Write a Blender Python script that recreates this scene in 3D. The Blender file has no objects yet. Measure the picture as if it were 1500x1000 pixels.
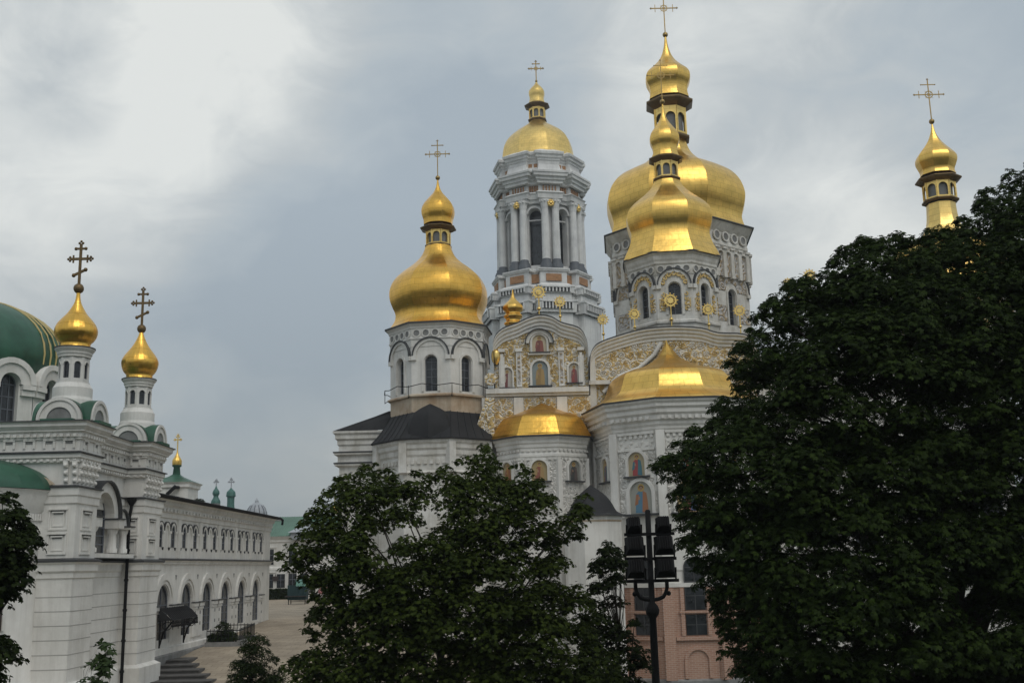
import bpy, math, random
import numpy as np
from mathutils import Vector, Matrix
from math import sin, cos, pi, radians as R, sqrt, atan2

scene = bpy.context.scene
C = scene.collection
rnd = random.Random(7)

# ------------------------------------------------------------------ camera
CZ = 6.0                       # camera height, world origin = plaza datum
F = 1580.0                     # focal length in pixels of the 1500 px wide photo
PITCH = math.atan(327 / F)
ROLL = 0.024
fw = Vector((0, cos(PITCH), sin(PITCH)))
r0 = Vector((1, 0, 0)); u0 = Vector((0, -sin(PITCH), cos(PITCH)))
up = u0 * cos(ROLL) + r0 * sin(ROLL)
rt = r0 * cos(ROLL) - u0 * sin(ROLL)
cd = bpy.data.cameras.new('camera'); cam = bpy.data.objects.new('camera', cd); C.objects.link(cam)
cd.sensor_width = 36; cd.lens = F * 36 / 1500; cd.clip_start = .1; cd.clip_end = 6000
M = Matrix.Identity(4)
for i in range(3):
    M[i][0] = rt[i]; M[i][1] = up[i]; M[i][2] = -fw[i]
M[2][3] = CZ
cam.matrix_world = M
scene.camera = cam
scene.render.resolution_x = 1024; scene.render.resolution_y = 682

# ------------------------------------------------------------------ sky, sun, exposure
SUN_AZ = R(152)     # from +Y clockwise (towards +X)
SUN_EL = R(52)
w = bpy.data.worlds.new('World'); scene.world = w; w.use_nodes = True
nt = w.node_tree; N = nt.nodes; L = nt.links; N.clear()
out = N.new('ShaderNodeOutputWorld')
sky = N.new('ShaderNodeTexSky'); sky.sky_type = 'NISHITA'; sky.sun_disc = False
sky.sun_elevation = SUN_EL; sky.sun_rotation = SUN_AZ; sky.air_density = 1.2; sky.dust_density = 2.0
bgs = N.new('ShaderNodeBackground'); bgs.inputs[1].default_value = .06
L.new(sky.outputs[0], bgs.inputs[0])
tc = N.new('ShaderNodeTexCoord')
mp = N.new('ShaderNodeMapping'); mp.inputs['Scale'].default_value = (1, 1, 1.7); mp.inputs['Location'].default_value = (3.1, .4, 1.7)
L.new(tc.outputs['Generated'], mp.inputs[0])
def noise(sc, det, rough, dist=0.0):
    n = N.new('ShaderNodeTexNoise'); n.inputs['Scale'].default_value = sc
    n.inputs['Detail'].default_value = det; n.inputs['Roughness'].default_value = rough
    n.inputs['Distortion'].default_value = dist
    L.new(mp.outputs[0], n.inputs['Vector']); return n
n1 = noise(3.2, 8, .55, .35); n2 = noise(1.3, 4, .5, .2)
mx = N.new('ShaderNodeMix'); mx.data_type = 'FLOAT'; mx.inputs[0].default_value = .45
n3 = noise(9.0, 9, .62, .9)
mxa = N.new('ShaderNodeMix'); mxa.data_type = 'FLOAT'; mxa.inputs[0].default_value = .40
L.new(n1.outputs[0], mxa.inputs[2]); L.new(n3.outputs[0], mxa.inputs[3])
L.new(mxa.outputs[0], mx.inputs[2]); L.new(n2.outputs[0], mx.inputs[3])
cr = N.new('ShaderNodeValToRGB')
e = cr.color_ramp.elements
e[0].position = .34; e[0].color = (.385, .445, .495, 1)
e[1].position = .76; e[1].color = (.78, .80, .775, 1)
m_ = cr.color_ramp.elements.new(.47); m_.color = (.455, .51, .545, 1)
m2_ = cr.color_ramp.elements.new(.56); m2_.color = (.52, .56, .575, 1)
def pdir(px, py):
    return (fw + rt * ((px - 750) / F) + up * ((500 - py) / F)).normalized()
acc = mx.outputs[0]
# broad banks of thicker and thinner cloud, each a direction in the sky with an angular radius
for (px_, py_, rad_, amp) in ((70, 260, 15, .085), (90, 215, 8, .03), (390, 170, 9, .055), (250, 30, 7, .03), (1120, 170, 10, .12), (1440, 400, 10, .09), (540, 610, 6, .07), (900, 60, 8, .05), (1300, 250, 14, .05),
                              (640, 90, 8, -.08), (560, 330, 9, -.09), (400, 370, 6, -.05), (310, 490, 9, -.09), (480, 400, 6, -.04), (1450, 60, 8, -.05), (110, 125, 3, -.07), (300, 130, 3, -.04)):
    dp = N.new('ShaderNodeVectorMath'); dp.operation = 'DOT_PRODUCT'; dp.inputs[1].default_value = pdir(px_, py_)
    nv_ = N.new('ShaderNodeVectorMath'); nv_.operation = 'NORMALIZE'; L.new(tc.outputs['Generated'], nv_.inputs[0])
    L.new(nv_.outputs[0], dp.inputs[0])
    mr_ = N.new('ShaderNodeMapRange'); mr_.interpolation_type = 'SMOOTHSTEP'
    mr_.inputs[1].default_value = cos(R(rad_ * 1.25)); mr_.inputs[2].default_value = 1.0
    mr_.inputs[3].default_value = 0; mr_.inputs[4].default_value = amp
    L.new(dp.outputs['Value'], mr_.inputs[0])
    ad = N.new('ShaderNodeMath'); ad.operation = 'ADD'; L.new(acc, ad.inputs[0]); L.new(mr_.outputs[0], ad.inputs[1]); acc = ad.outputs[0]
ct = N.new('ShaderNodeMapRange'); ct.clamp = False
ct.inputs[1].default_value = 0; ct.inputs[2].default_value = 1; ct.inputs[3].default_value = .52 - .52 * 1.55; ct.inputs[4].default_value = .52 + .48 * 1.55
L.new(acc, ct.inputs[0]); L.new(ct.outputs[0], cr.inputs[0])
bgc = N.new('ShaderNodeBackground'); bgc.inputs[1].default_value = 1.0
sxyz = N.new('ShaderNodeSeparateXYZ'); L.new(tc.outputs['Generated'], sxyz.inputs[0])
el = N.new('ShaderNodeMapRange'); el.inputs[1].default_value = -.02; el.inputs[2].default_value = .32
el.inputs[3].default_value = .72; el.inputs[4].default_value = 1.13     # thicker air low down: the cloud deck darkens to the horizon
L.new(sxyz.outputs[2], el.inputs[0]); L.new(el.outputs[0], bgc.inputs[1])
L.new(cr.outputs[0], bgc.inputs[0])
ms = N.new('ShaderNodeMixShader'); ms.inputs[0].default_value = .86
L.new(bgs.outputs[0], ms.inputs[1]); L.new(bgc.outputs[0], ms.inputs[2])
L.new(ms.outputs[0], out.inputs[0])
sd = bpy.data.lights.new('sun', 'SUN'); sd.energy = .95; sd.angle = R(40); sd.color = (1, .95, .87)
so = bpy.data.objects.new('sun', sd); C.objects.link(so)
sv = Vector((sin(SUN_AZ) * cos(SUN_EL), cos(SUN_AZ) * cos(SUN_EL), sin(SUN_EL)))
so.rotation_euler = sv.to_track_quat('Z', 'Y').to_euler(); so.location = sv * 60
vs = scene.view_settings
vs.view_transform = 'Standard'; vs.look = 'None'; vs.exposure = 0.0; vs.gamma = 1
scene.cycles.max_bounces = 5; scene.cycles.diffuse_bounces = 3; scene.cycles.glossy_bounces = 3
scene.cycles.transmission_bounces = 2

# ------------------------------------------------------------------ pixel <-> place
def ray(px, py):
    return fw + rt * ((px - 750) / F) + up * ((500 - py) / F)
def at(px, py, Y):
    d = ray(px, py); d = d * (Y / d.y); return Vector((d.x, d.y, d.z + CZ))
def X(px, py, Y): return at(px, py, Y).x
def Z(px, py, Y): return at(px, py, Y).z
class Ax:                       # a vertical axis: its place, and heights/radii read along it
    def __init__(s, px, py, Y):
        p = at(px, py, Y); s.x = p.x; s.y = Y
    def z(s, py):
        k = (500 - py) / F
        a = k * (fw.x * s.x + fw.y * s.y) - (up.x * s.x + up.y * s.y)
        return a / (up.z - k * fw.z) + CZ
    def m(s, py):
        return fw.dot(Vector((s.x, s.y, s.z(py) - CZ))) / F
    def prof(s, pts, k=1.0):
        return [(hw * s.m(py) * k, s.z(py)) for py, hw in pts]

# ------------------------------------------------------------------ materials
MATS = {}
def mat(name, col, rough=.8, metal=0.0, var=.0, vscale=1.5, bump=0.0, bscale=8.0, spec=None, det=4, dirt=None, streak=0.0):
    m = bpy.data.materials.new(name); m.use_nodes = True
    t = m.node_tree; b = t.nodes['Principled BSDF']
    b.inputs['Base Color'].default_value = (*col, 1); b.inputs['Roughness'].default_value = rough
    b.inputs['Metallic'].default_value = metal
    if spec is not None: b.inputs['Specular IOR Level'].default_value = spec
    co = t.nodes.new('ShaderNodeTexCoord')
    if var:
        n = t.nodes.new('ShaderNodeTexNoise'); n.inputs['Scale'].default_value = vscale; n.inputs['Detail'].default_value = 6
        n.inputs['Roughness'].default_value = .65
        t.links.new(co.outputs['Object'], n.inputs['Vector'])
        r = t.nodes.new('ShaderNodeValToRGB'); q = r.color_ramp.elements
        d = dirt or tuple(c * (1 - var) for c in col)
        q[0].position = .32; q[0].color = (*d, 1)
        q[1].position = .62; q[1].color = (*col, 1)
        t.links.new(n.outputs[0], r.inputs[0]); t.links.new(r.outputs[0], b.inputs['Base Color'])
        if streak:
            mp_ = t.nodes.new('ShaderNodeMapping'); mp_.inputs['Scale'].default_value = (1.5, 1.5, .13); t.links.new(co.outputs['Object'], mp_.inputs[0])
            n_ = t.nodes.new('ShaderNodeTexNoise'); n_.inputs['Scale'].default_value = 1.3; n_.inputs['Detail'].default_value = 7; n_.inputs['Roughness'].default_value = .7
            t.links.new(mp_.outputs[0], n_.inputs['Vector'])
            r_ = t.nodes.new('ShaderNodeValToRGB'); q_ = r_.color_ramp.elements
            q_[0].position = .34; q_[0].color = (1 - streak, 1 - streak * 1.05, 1 - streak * 1.15, 1); q_[1].position = .54; q_[1].color = (1, 1, 1, 1)
            t.links.new(n_.outputs[0], r_.inputs[0])
            mu_ = t.nodes.new('ShaderNodeMix'); mu_.data_type = 'RGBA'; mu_.blend_type = 'MULTIPLY'; mu_.inputs[0].default_value = 1
            t.links.new(r.outputs[0], mu_.inputs[6]); t.links.new(r_.outputs[0], mu_.inputs[7]); t.links.new(mu_.outputs[2], b.inputs['Base Color'])
    if bump:
        n = t.nodes.new('ShaderNodeTexNoise'); n.inputs['Scale'].default_value = bscale; n.inputs['Detail'].default_value = det
        t.links.new(co.outputs['Object'], n.inputs['Vector'])
        bu = t.nodes.new('ShaderNodeBump'); bu.inputs['Strength'].default_value = bump; bu.inputs['Distance'].default_value = .1
        t.links.new(n.outputs[0], bu.inputs['Height']); t.links.new(bu.outputs[0], b.inputs['Normal'])
    MATS[name] = m
    return m
WHITE = mat('white_plaster', (.77, .755, .72), .9, var=.2, vscale=.5, bump=.12, bscale=5, dirt=(.63, .615, .58), streak=.14)
WHITE2 = mat('old_white_plaster', (.74, .73, .70), .9, var=.35, vscale=.8, bump=.25, bscale=3, dirt=(.52, .50, .45), streak=.18)
BEIGE = mat('beige_plaster', (.58, .49, .38), .9, var=.4, vscale=.5, dirt=(.38, .25, .15), streak=.2)
GROOVE = mat('mortar_joint', (.40, .39, .37), .9)
GREYST = mat('grey_stone', (.26, .26, .255), .85, var=.4, vscale=1.2, bump=.2)
BLACKROOF = mat('dark_sheet_metal', (.03, .03, .032), .75, spec=.25, var=.35, vscale=.7, bump=.15, bscale=1.5)
GREEN = mat('green_sheet_metal', (.032, .118, .072), .45, var=.45, vscale=.7, bump=.12, bscale=1.2)
PALEGREEN = mat('pale_green_roof', (.13, .24, .18), .6, var=.3, vscale=.4)
VERDI = mat('verdigris_copper', (.06, .17, .145), .6, var=.3)
GLASS = mat('window_glass', (.03, .034, .04), .12, spec=.6, var=.7, vscale=1.1, bump=.25, bscale=2.5)
LANTGLASS = mat('lantern_glass', (.22, .22, .215), .25, var=.3)
FRAME = mat('window_frame_paint', (.12, .13, .15), .6)
DARKMOULD = mat('dark_flashing', (.05, .052, .055), .6)
IRON = mat('black_iron', (.010, .010, .011), .75, spec=.2)
TERRA = mat('terracotta_tiles', (.44, .23, .11), .8, var=.4, vscale=2)
BRONZE = mat('weathered_bronze', (.19, .125, .055), .5, metal=.6, var=.3)
BLUEGREY = mat('pale_grey_plaster', (.77, .77, .755), .9, var=.25, vscale=.35, dirt=(.60, .60, .60), streak=.14)
SILVER = mat('pale_zinc', (.38, .40, .43), .5, var=.2)
BARK = mat('bark', (.055, .042, .032), .95, var=.4, vscale=4, bump=.6, bscale=14)
STALLC = mat('dark_teal_canvas', (.016, .045, .05), .8)
MINT = mat('mint_canvas', (.13, .27, .22), .8)
BROWNW = mat('brown_window', (.045, .03, .027), .4)

def gold_mat(name, col, rough, wav=.25, seams=True):
    m = bpy.data.materials.new(name); m.use_nodes = True
    t = m.node_tree; b = t.nodes['Principled BSDF']
    b.inputs['Metallic'].default_value = 1
    co = t.nodes.new('ShaderNodeTexCoord')
    n = t.nodes.new('ShaderNodeTexNoise'); n.inputs['Scale'].default_value = 1.1; n.inputs['Detail'].default_value = 7
    t.links.new(co.outputs['Object'], n.inputs['Vector'])
    r = t.nodes.new('ShaderNodeValToRGB'); q = r.color_ramp.elements
    q[0].position = .3; q[0].color = (*[c * .82 for c in col], 1); q[1].position = .65; q[1].color = (*col, 1)
    t.links.new(n.outputs[0], r.inputs[0]); t.links.new(r.outputs[0], b.inputs['Base Color'])
    mr = t.nodes.new('ShaderNodeMapRange'); mr.inputs[3].default_value = rough * .75; mr.inputs[4].default_value = rough * 1.35
    n3 = t.nodes.new('ShaderNodeTexNoise'); n3.inputs['Scale'].default_value = 3; n3.inputs['Detail'].default_value = 5
    t.links.new(co.outputs['Object'], n3.inputs['Vector'])
    t.links.new(n3.outputs[0], mr.inputs[0]); t.links.new(mr.outputs[0], b.inputs['Roughness'])
    n2 = t.nodes.new('ShaderNodeTexNoise'); n2.inputs['Scale'].default_value = .9; n2.inputs['Detail'].default_value = 3
    t.links.new(co.outputs['Object'], n2.inputs['Vector'])
    bu = t.nodes.new('ShaderNodeBump'); bu.inputs['Strength'].default_value = wav; bu.inputs['Distance'].default_value = .5
    t.links.new(n2.outputs[0], bu.inputs['Height'])
    if seams:       # gilded sheets in courses round the axis: each panel slightly dished, tarnished seams
        sp = t.nodes.new('ShaderNodeSeparateXYZ'); t.links.new(co.outputs['Object'], sp.inputs[0])
        at_ = t.nodes.new('ShaderNodeMath'); at_.operation = 'ARCTAN2'; t.links.new(sp.outputs[1], at_.inputs[0]); t.links.new(sp.outputs[0], at_.inputs[1])
        ml = t.nodes.new('ShaderNodeMath'); ml.operation = 'MULTIPLY'; ml.inputs[1].default_value = 5.0; t.links.new(at_.outputs[0], ml.inputs[0])
        cb = t.nodes.new('ShaderNodeCombineXYZ'); t.links.new(ml.outputs[0], cb.inputs[0]); t.links.new(sp.outputs[2], cb.inputs[1])
        br = t.nodes.new('ShaderNodeTexBrick'); br.inputs['Scale'].default_value = 1; br.inputs['Brick Width'].default_value = .8
        br.inputs['Row Height'].default_value = .55; br.inputs['Mortar Size'].default_value = .018; br.inputs['Mortar Smooth'].default_value = .4
        br.inputs['Color1'].default_value = (1, 1, 1, 1); br.inputs['Color2'].default_value = (.92, .91, .89, 1); br.inputs['Mortar'].default_value = (.68, .60, .5, 1)
        t.links.new(cb.outputs[0], br.inputs['Vector'])
        mu = t.nodes.new('ShaderNodeMix'); mu.data_type = 'RGBA'; mu.blend_type = 'MULTIPLY'; mu.inputs[0].default_value = 1
        t.links.new(r.outputs[0], mu.inputs[6]); t.links.new(br.outputs[0], mu.inputs[7]); t.links.new(mu.outputs[2], b.inputs['Base Color'])
        b2 = t.nodes.new('ShaderNodeBump'); b2.inputs['Strength'].default_value = .22; b2.inputs['Distance'].default_value = .035
        t.links.new(br.outputs[0], b2.inputs['Height']); t.links.new(bu.outputs[0], b2.inputs['Normal'])
        n5 = t.nodes.new('ShaderNodeTexNoise'); n5.inputs['Scale'].default_value = 3.5; n5.inputs['Detail'].default_value = 3
        t.links.new(co.outputs['Object'], n5.inputs['Vector'])
        b3 = t.nodes.new('ShaderNodeBump'); b3.inputs['Strength'].default_value = wav * 1.2; b3.inputs['Distance'].default_value = .12
        t.links.new(n5.outputs[0], b3.inputs['Height']); t.links.new(b2.outputs[0], b3.inputs['Normal'])
        t.links.new(b3.outputs[0], b.inputs['Normal'])
    else:
        t.links.new(bu.outputs[0], b.inputs['Normal'])
    return m
GOLD = gold_mat('gilded_sheet', (1.0, .65, .17), .3, .05)
GOLDOLD = gold_mat('deep_gilding', (1.0, .59, .12), .29, .07)
GOLDPALE = gold_mat('pale_gilding', (1.0, .72, .25), .34, .06)
CROSSGOLD = mat('aged_cross_gilding', (.42, .29, .11), .45, metal=.9, var=.3)
GOLDSM = gold_mat('polished_gilding', (.92, .60, .16), .3, .0, False)

def ornament_mat(name, ground, gold, thr, scale=3.0, strength=.8, metal=.0):
    """stucco scroll relief: voronoi + noise leaf shapes, gilded where raised"""
    m = bpy.data.materials.new(name); m.use_nodes = True
    t = m.node_tree; b = t.nodes['Principled BSDF']; b.inputs['Roughness'].default_value = .6
    co = t.nodes.new('ShaderNodeTexCoord')
    nz = t.nodes.new('ShaderNodeTexNoise'); nz.inputs['Scale'].default_value = scale * .7; nz.inputs['Detail'].default_value = 2
    t.links.new(co.outputs['Object'], nz.inputs['Vector'])
    vm = t.nodes.new('ShaderNodeVectorMath'); vm.operation = 'MULTIPLY_ADD'
    vm.inputs[1].default_value = (.45, .45, .45)
    t.links.new(nz.outputs['Color'], vm.inputs[0]); t.links.new(co.outputs['Object'], vm.inputs[2])
    v = t.nodes.new('ShaderNodeTexVoronoi'); v.feature = 'SMOOTH_F1'; v.inputs['Scale'].default_value = scale
    v.inputs['Smoothness'].default_value = .35
    t.links.new(vm.outputs[0], v.inputs['Vector'])
    wv = t.nodes.new('ShaderNodeMath'); wv.operation = 'PINGPONG'; wv.inputs[1].default_value = .22
    t.links.new(v.outputs['Distance'], wv.inputs[0])
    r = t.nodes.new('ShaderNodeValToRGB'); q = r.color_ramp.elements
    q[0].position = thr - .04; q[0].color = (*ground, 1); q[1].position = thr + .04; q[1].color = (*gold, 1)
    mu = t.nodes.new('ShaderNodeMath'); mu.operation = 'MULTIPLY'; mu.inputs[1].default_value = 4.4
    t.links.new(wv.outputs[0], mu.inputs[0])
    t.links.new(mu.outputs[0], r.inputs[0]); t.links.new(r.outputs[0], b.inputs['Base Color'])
    b.inputs['Metallic'].default_value = metal
    bu = t.nodes.new('ShaderNodeBump'); bu.inputs['Strength'].default_value = strength; bu.inputs['Distance'].default_value = .25
    t.links.new(mu.outputs[0], bu.inputs['Height']); t.links.new(bu.outputs[0], b.inputs['Normal'])
    return m
ORN_GOLD = ornament_mat('gilded_stucco_scrolls', (.70, .66, .58), (.62, .46, .21), .56, 2.3, .55, .1)
ORN_WHITE = ornament_mat('white_stucco_relief', (.56, .54, .50), (.72, .70, .66), .32, 2.2, .5)  # recesses darker than raised parts: grime and relief shade put into the colour
ORN_BROWN = ornament_mat('worn_stucco_relief', (.50, .48, .46), (.40, .31, .20), .6, 1.6, .6)

SCROLL = mat('gilded_relief', (.70, .50, .19), .42, metal=.45, var=.3, vscale=3)

def brick_mat():
    m = bpy.data.materials.new('pink_brickwork'); m.use_nodes = True
    t = m.node_tree; b = t.nodes['Principled BSDF']; b.inputs['Roughness'].default_value = .9
    co = t.nodes.new('ShaderNodeTexCoord')
    sp = t.nodes.new('ShaderNodeSeparateXYZ'); t.links.new(co.outputs['Object'], sp.inputs[0])
    cb = t.nodes.new('ShaderNodeCombineXYZ'); t.links.new(sp.outputs[0], cb.inputs[0]); t.links.new(sp.outputs[2], cb.inputs[1])
    br = t.nodes.new('ShaderNodeTexBrick'); br.inputs['Scale'].default_value = 1
    br.inputs['Brick Width'].default_value = .42; br.inputs['Row Height'].default_value = .13; br.inputs['Mortar Size'].default_value = .018
    br.inputs['Color1'].default_value = (.46, .27, .195, 1); br.inputs['Color2'].default_value = (.38, .21, .15, 1)
    br.inputs['Mortar'].default_value = (.50, .38, .31, 1)
    t.links.new(cb.outputs[0], br.inputs['Vector']); t.links.new(br.outputs[0], b.inputs['Base Color'])
    return m
BRICK = brick_mat()
PAVE = mat('stone_paving', (.45, .375, .285), .9, var=.35, vscale=.35, bump=.1, bscale=2)
GRASS = mat('soil_and_grass', (.035, .05, .02), .95, var=.4, vscale=1)

def pave_joints(m):
    t = m.node_tree; b = t.nodes['Principled BSDF']; src = b.inputs['Base Color'].links[0].from_socket
    co = t.nodes.new('ShaderNodeTexCoord'); br = t.nodes.new('ShaderNodeTexBrick')
    br.inputs['Scale'].default_value = 1; br.inputs['Brick Width'].default_value = .9; br.inputs['Row Height'].default_value = .6; br.inputs['Mortar Size'].default_value = .02
    br.inputs['Color1'].default_value = (1, 1, 1, 1); br.inputs['Color2'].default_value = (.82, .81, .8, 1); br.inputs['Mortar'].default_value = (.55, .52, .48, 1)
    t.links.new(co.outputs['Object'], br.inputs['Vector'])
    mu = t.nodes.new('ShaderNodeMix'); mu.data_type = 'RGBA'; mu.blend_type = 'MULTIPLY'; mu.inputs[0].default_value = .9
    t.links.new(src, mu.inputs[6]); t.links.new(br.outputs[0], mu.inputs[7]); t.links.new(mu.outputs[2], b.inputs['Base Color'])
pave_joints(PAVE)

def leaf_mat(name, dark, light, trans=.25):
    m = bpy.data.materials.new(name); m.use_nodes = True
    t = m.node_tree; b = t.nodes['Principled BSDF']; b.inputs['Roughness'].default_value = .65
    b.inputs['Specular IOR Level'].default_value = .12
    g = t.nodes.new('ShaderNodeNewGeometry')
    r = t.nodes.new('ShaderNodeValToRGB'); q = r.color_ramp.elements
    q[0].color = (*dark, 1); q[1].color = (*light, 1)
    t.links.new(g.outputs['Random Per Island'], r.inputs[0]); t.links.new(r.outputs[0], b.inputs['Base Color'])
    tr = t.nodes.new('ShaderNodeBsdfTranslucent'); t.links.new(r.outputs[0], tr.inputs[0])
    mxs = t.nodes.new('ShaderNodeMixShader'); mxs.inputs[0].default_value = trans
    t.links.new(b.outputs[0], mxs.inputs[1]); t.links.new(tr.outputs[0], mxs.inputs[2])
    t.links.new(mxs.outputs[0], t.nodes['Material Output'].inputs[0])
    return m
LEAF_CH = leaf_mat('chestnut_leaves', (.008, .017, .003), (.036, .062, .010))
LEAF_MA = leaf_mat('maple_leaves', (.018, .032, .005), (.062, .088, .014))
LEAF_DK = leaf_mat('dark_shrub_leaves', (.009, .017, .004), (.028, .044, .009))
LEAF_SA = leaf_mat('sapling_leaves', (.04, .065, .025), (.07, .105, .04))

def flat(name, col, rough=.6): return MATS.get(name) or mat(name, col, rough)

# ------------------------------------------------------------------ mesh builder
class MB:
    def __init__(s, *mats):
        s.v = []; s.f = []; s.sm = []; s.mi = []; s.mats = list(mats); s.cur = 0
    def use(s, m):
        if m not in s.mats: s.mats.append(m)
        s.cur = s.mats.index(m); return s
    def face(s, pts, smooth=False):
        b = len(s.v); s.v.extend([tuple(p) for p in pts]); s.f.append(tuple(range(b, b + len(pts)))); s.sm.append(smooth); s.mi.append(s.cur)
    def grid(s, rows, smooth=True, closed=False):
        """rows: list of equally long point lists"""
        b = len(s.v); n = len(rows[0])
        for r_ in rows: s.v.extend([tuple(p) for p in r_])
        for i in range(len(rows) - 1):
            for j in range(n if closed else n - 1):
                k = (j + 1) % n
                s.f.append((b + i * n + j, b + i * n + k, b + (i + 1) * n + k, b + (i + 1) * n + j)); s.sm.append(smooth); s.mi.append(s.cur)
    def box(s, x0, x1, y0, y1, z0, z1):
        s.obox(Vector(((x0 + x1) / 2, (y0 + y1) / 2, (z0 + z1) / 2)), Vector((1, 0, 0)), Vector((0, 1, 0)), abs(x1 - x0), abs(y1 - y0), abs(z1 - z0))
    def obox(s, c, u, v, a, b, h, wv=None):
        wv = wv or Vector((0, 0, 1)); c = Vector(c)
        P = [c + u * (i * a / 2) + v * (j * b / 2) + wv * (k * h / 2) for k in (-1, 1) for j in (-1, 1) for i in (-1, 1)]
        q = len(s.v); s.v.extend([tuple(p) for p in P])
        for f in ((0, 2, 3, 1), (4, 5, 7, 6), (0, 1, 5, 4), (2, 6, 7, 3), (0, 4, 6, 2), (1, 3, 7, 5)):
            s.f.append(tuple(q + i for i in f)); s.sm.append(False); s.mi.append(s.cur)
    def tube(s, pts, rad, n=6, cap=True):
        pts = [Vector(p) for p in pts]
        rads = rad if isinstance(rad, (list, tuple)) else [rad] * len(pts)
        rows = []
        for i, p in enumerate(pts):
            d = (pts[min(i + 1, len(pts) - 1)] - pts[max(i - 1, 0)]).normalized()
            a = d.orthogonal().normalized() if abs(d.z) < .95 else Vector((1, 0, 0))
            if abs(d.z) < .95: a = d.cross(Vector((0, 0, 1))).normalized()
            b = d.cross(a).normalized()
            rows.append([p + a * (rads[i] * cos(2 * pi * k / n)) + b * (rads[i] * sin(2 * pi * k / n)) for k in range(n)])
        s.grid(rows, True, True)
        if cap:
            s.face(rows[0][::-1]); s.face(rows[-1])
    def ball(s, c, r, n=10, m=7, sz=1.0):
        rows = [[(c[0] + r * sin(pi * i / m) * cos(2 * pi * k / n), c[1] + r * sin(pi * i / m) * sin(2 * pi * k / n), c[2] - r * sz * cos(pi * i / m)) for k in range(n)] for i in range(m + 1)]
        s.grid(rows, True, True)
    def lathe(s, cx, cy, prof, n=8, rot=0.0, rnd_=0.0, sub=1, a0=None, a1=None, smooth=True, angs=None, cap=False):
        """prof: (r,z) low->high. n-gon with vertex angle rot (deg, from -Y toward +X); each facet its own strip so edges stay crisp"""
        if angs is None:
            angs = [rot + 360 / n * k for k in range(n + 1)]
        for k in range(len(angs) - 1):
            a, b = R(angs[k]), R(angs[k + 1])
            h = (b - a) / 2; mid = (a + b) / 2
            rows = []
            for r_, z in prof:
                row = []
                for j in range(sub + 1):
                    t = a + (b - a) * j / sub
                    q = cos(h) / cos(t - mid)
                    q = q + (1 - q) * rnd_
                    row.append((cx + r_ * q * sin(t), cy - r_ * q * cos(t), z))
                rows.append(row)
            s.grid(rows, smooth)
        if cap:
            r_, z = prof[-1]
            s.face([(cx + r_ * sin(R(a)), cy - r_ * cos(R(a)), z) for a in angs[:-1]])
    def sweep(s, path, prof, closed=False):
        """path: 2-D points, outward is to the right of travel; prof: (out, z)"""
        P = [Vector(p) for p in path]; n = len(P)
        offs = []
        for i in range(n):
            def nrm(a, b):
                d = (b - a).normalized(); return Vector((d.y, -d.x))
            ns = []
            if i > 0 or closed: ns.append(nrm(P[i - 1], P[i]))
            if i < n - 1 or closed: ns.append(nrm(P[i], P[(i + 1) % n]))
            if len(ns) == 1: offs.append(ns[0])
            else:
                q = ns[0] + ns[1]; offs.append(q / max(.3, (1 + ns[0].dot(ns[1]))))
        for j in range(len(prof) - 1):
            (o1, z1), (o2, z2) = prof[j], prof[j + 1]
            for i in range(n if closed else n - 1):
                k = (i + 1) % n
                a1 = P[i] + offs[i] * o1; b1 = P[k] + offs[k] * o1; a2 = P[i] + offs[i] * o2; b2 = P[k] + offs[k] * o2
                s.face([(a1.x, a1.y, z1), (b1.x, b1.y, z1), (b2.x, b2.y, z2), (a2.x, a2.y, z2)])
    # ---- work on a vertical wall frame
    def fp(s, fr, x, z, d=0.0):
        o, u, n = fr; return (o[0] + u[0] * x + n[0] * d, o[1] + u[1] * x + n[1] * d, z)
    def fbox(s, fr, x0, x1, z0, z1, d0, d1):
        p = [s.fp(fr, x, z, d) for z in (z0, z1) for d in (d0, d1) for x in (x0, x1)]
        q = len(s.v); s.v.extend(p)
        for f in ((0, 1, 3, 2), (4, 6, 7, 5), (0, 4, 5, 1), (2, 3, 7, 6), (0, 2, 6, 4), (1, 5, 7, 3)):
            s.f.append(tuple(q + i for i in f)); s.sm.append(False); s.mi.append(s.cur)
    def fpoly(s, fr, pts, d0, d1):
        """extrude an (x,z) outline from depth d0 to d1 (d1 is the front)"""
        s.face([s.fp(fr, x, z, d1) for x, z in pts])
        n = len(pts)
        for i in range(n):
            a, b = pts[i], pts[(i + 1) % n]
            s.face([s.fp(fr, *a, d0), s.fp(fr, *b, d0), s.fp(fr, *b, d1), s.fp(fr, *a, d1)])
    def farch(s, fr, cx, zc, ri, ro, d0, d1, a0=0.0, a1=pi, n=14):
        P = lambda r_, a, d: s.fp(fr, cx + r_ * cos(a), zc + r_ * sin(a), d)
        for i in range(n):
            a, b = a0 + (a1 - a0) * i / n, a0 + (a1 - a0) * (i + 1) / n
            s.face([P(ri, a, d1), P(ro, a, d1), P(ro, b, d1), P(ri, b, d1)])
            s.face([P(ro, a, d0), P(ro, b, d0), P(ro, b, d1), P(ro, a, d1)])
            s.face([P(ri, b, d0), P(ri, a, d0), P(ri, a, d1), P(ri, b, d1)])
    def fopening(s, fr, w, z0, z1, ow, oz0, osp, d, n=12, cx=0.0, l=None):
        """wall panel with an arched opening and its reveal of depth d"""
        x0, x1 = (-w / 2, w / 2) if l is None else l
        r_ = ow / 2; P = lambda x, z, k=0.0: s.fp(fr, x, z, k)
        a, b = cx - r_, cx + r_
        s.face([P(x0, z0), P(a, z0), P(a, z1), P(x0, z1)]); s.face([P(b, z0), P(x1, z0), P(x1, z1), P(b, z1)])
        if oz0 > z0: s.face([P(a, z0), P(b, z0), P(b, oz0), P(a, oz0)])
        arc = [(cx - r_ * cos(pi * i / n), osp + r_ * sin(pi * i / n)) for i in range(n + 1)]
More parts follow.
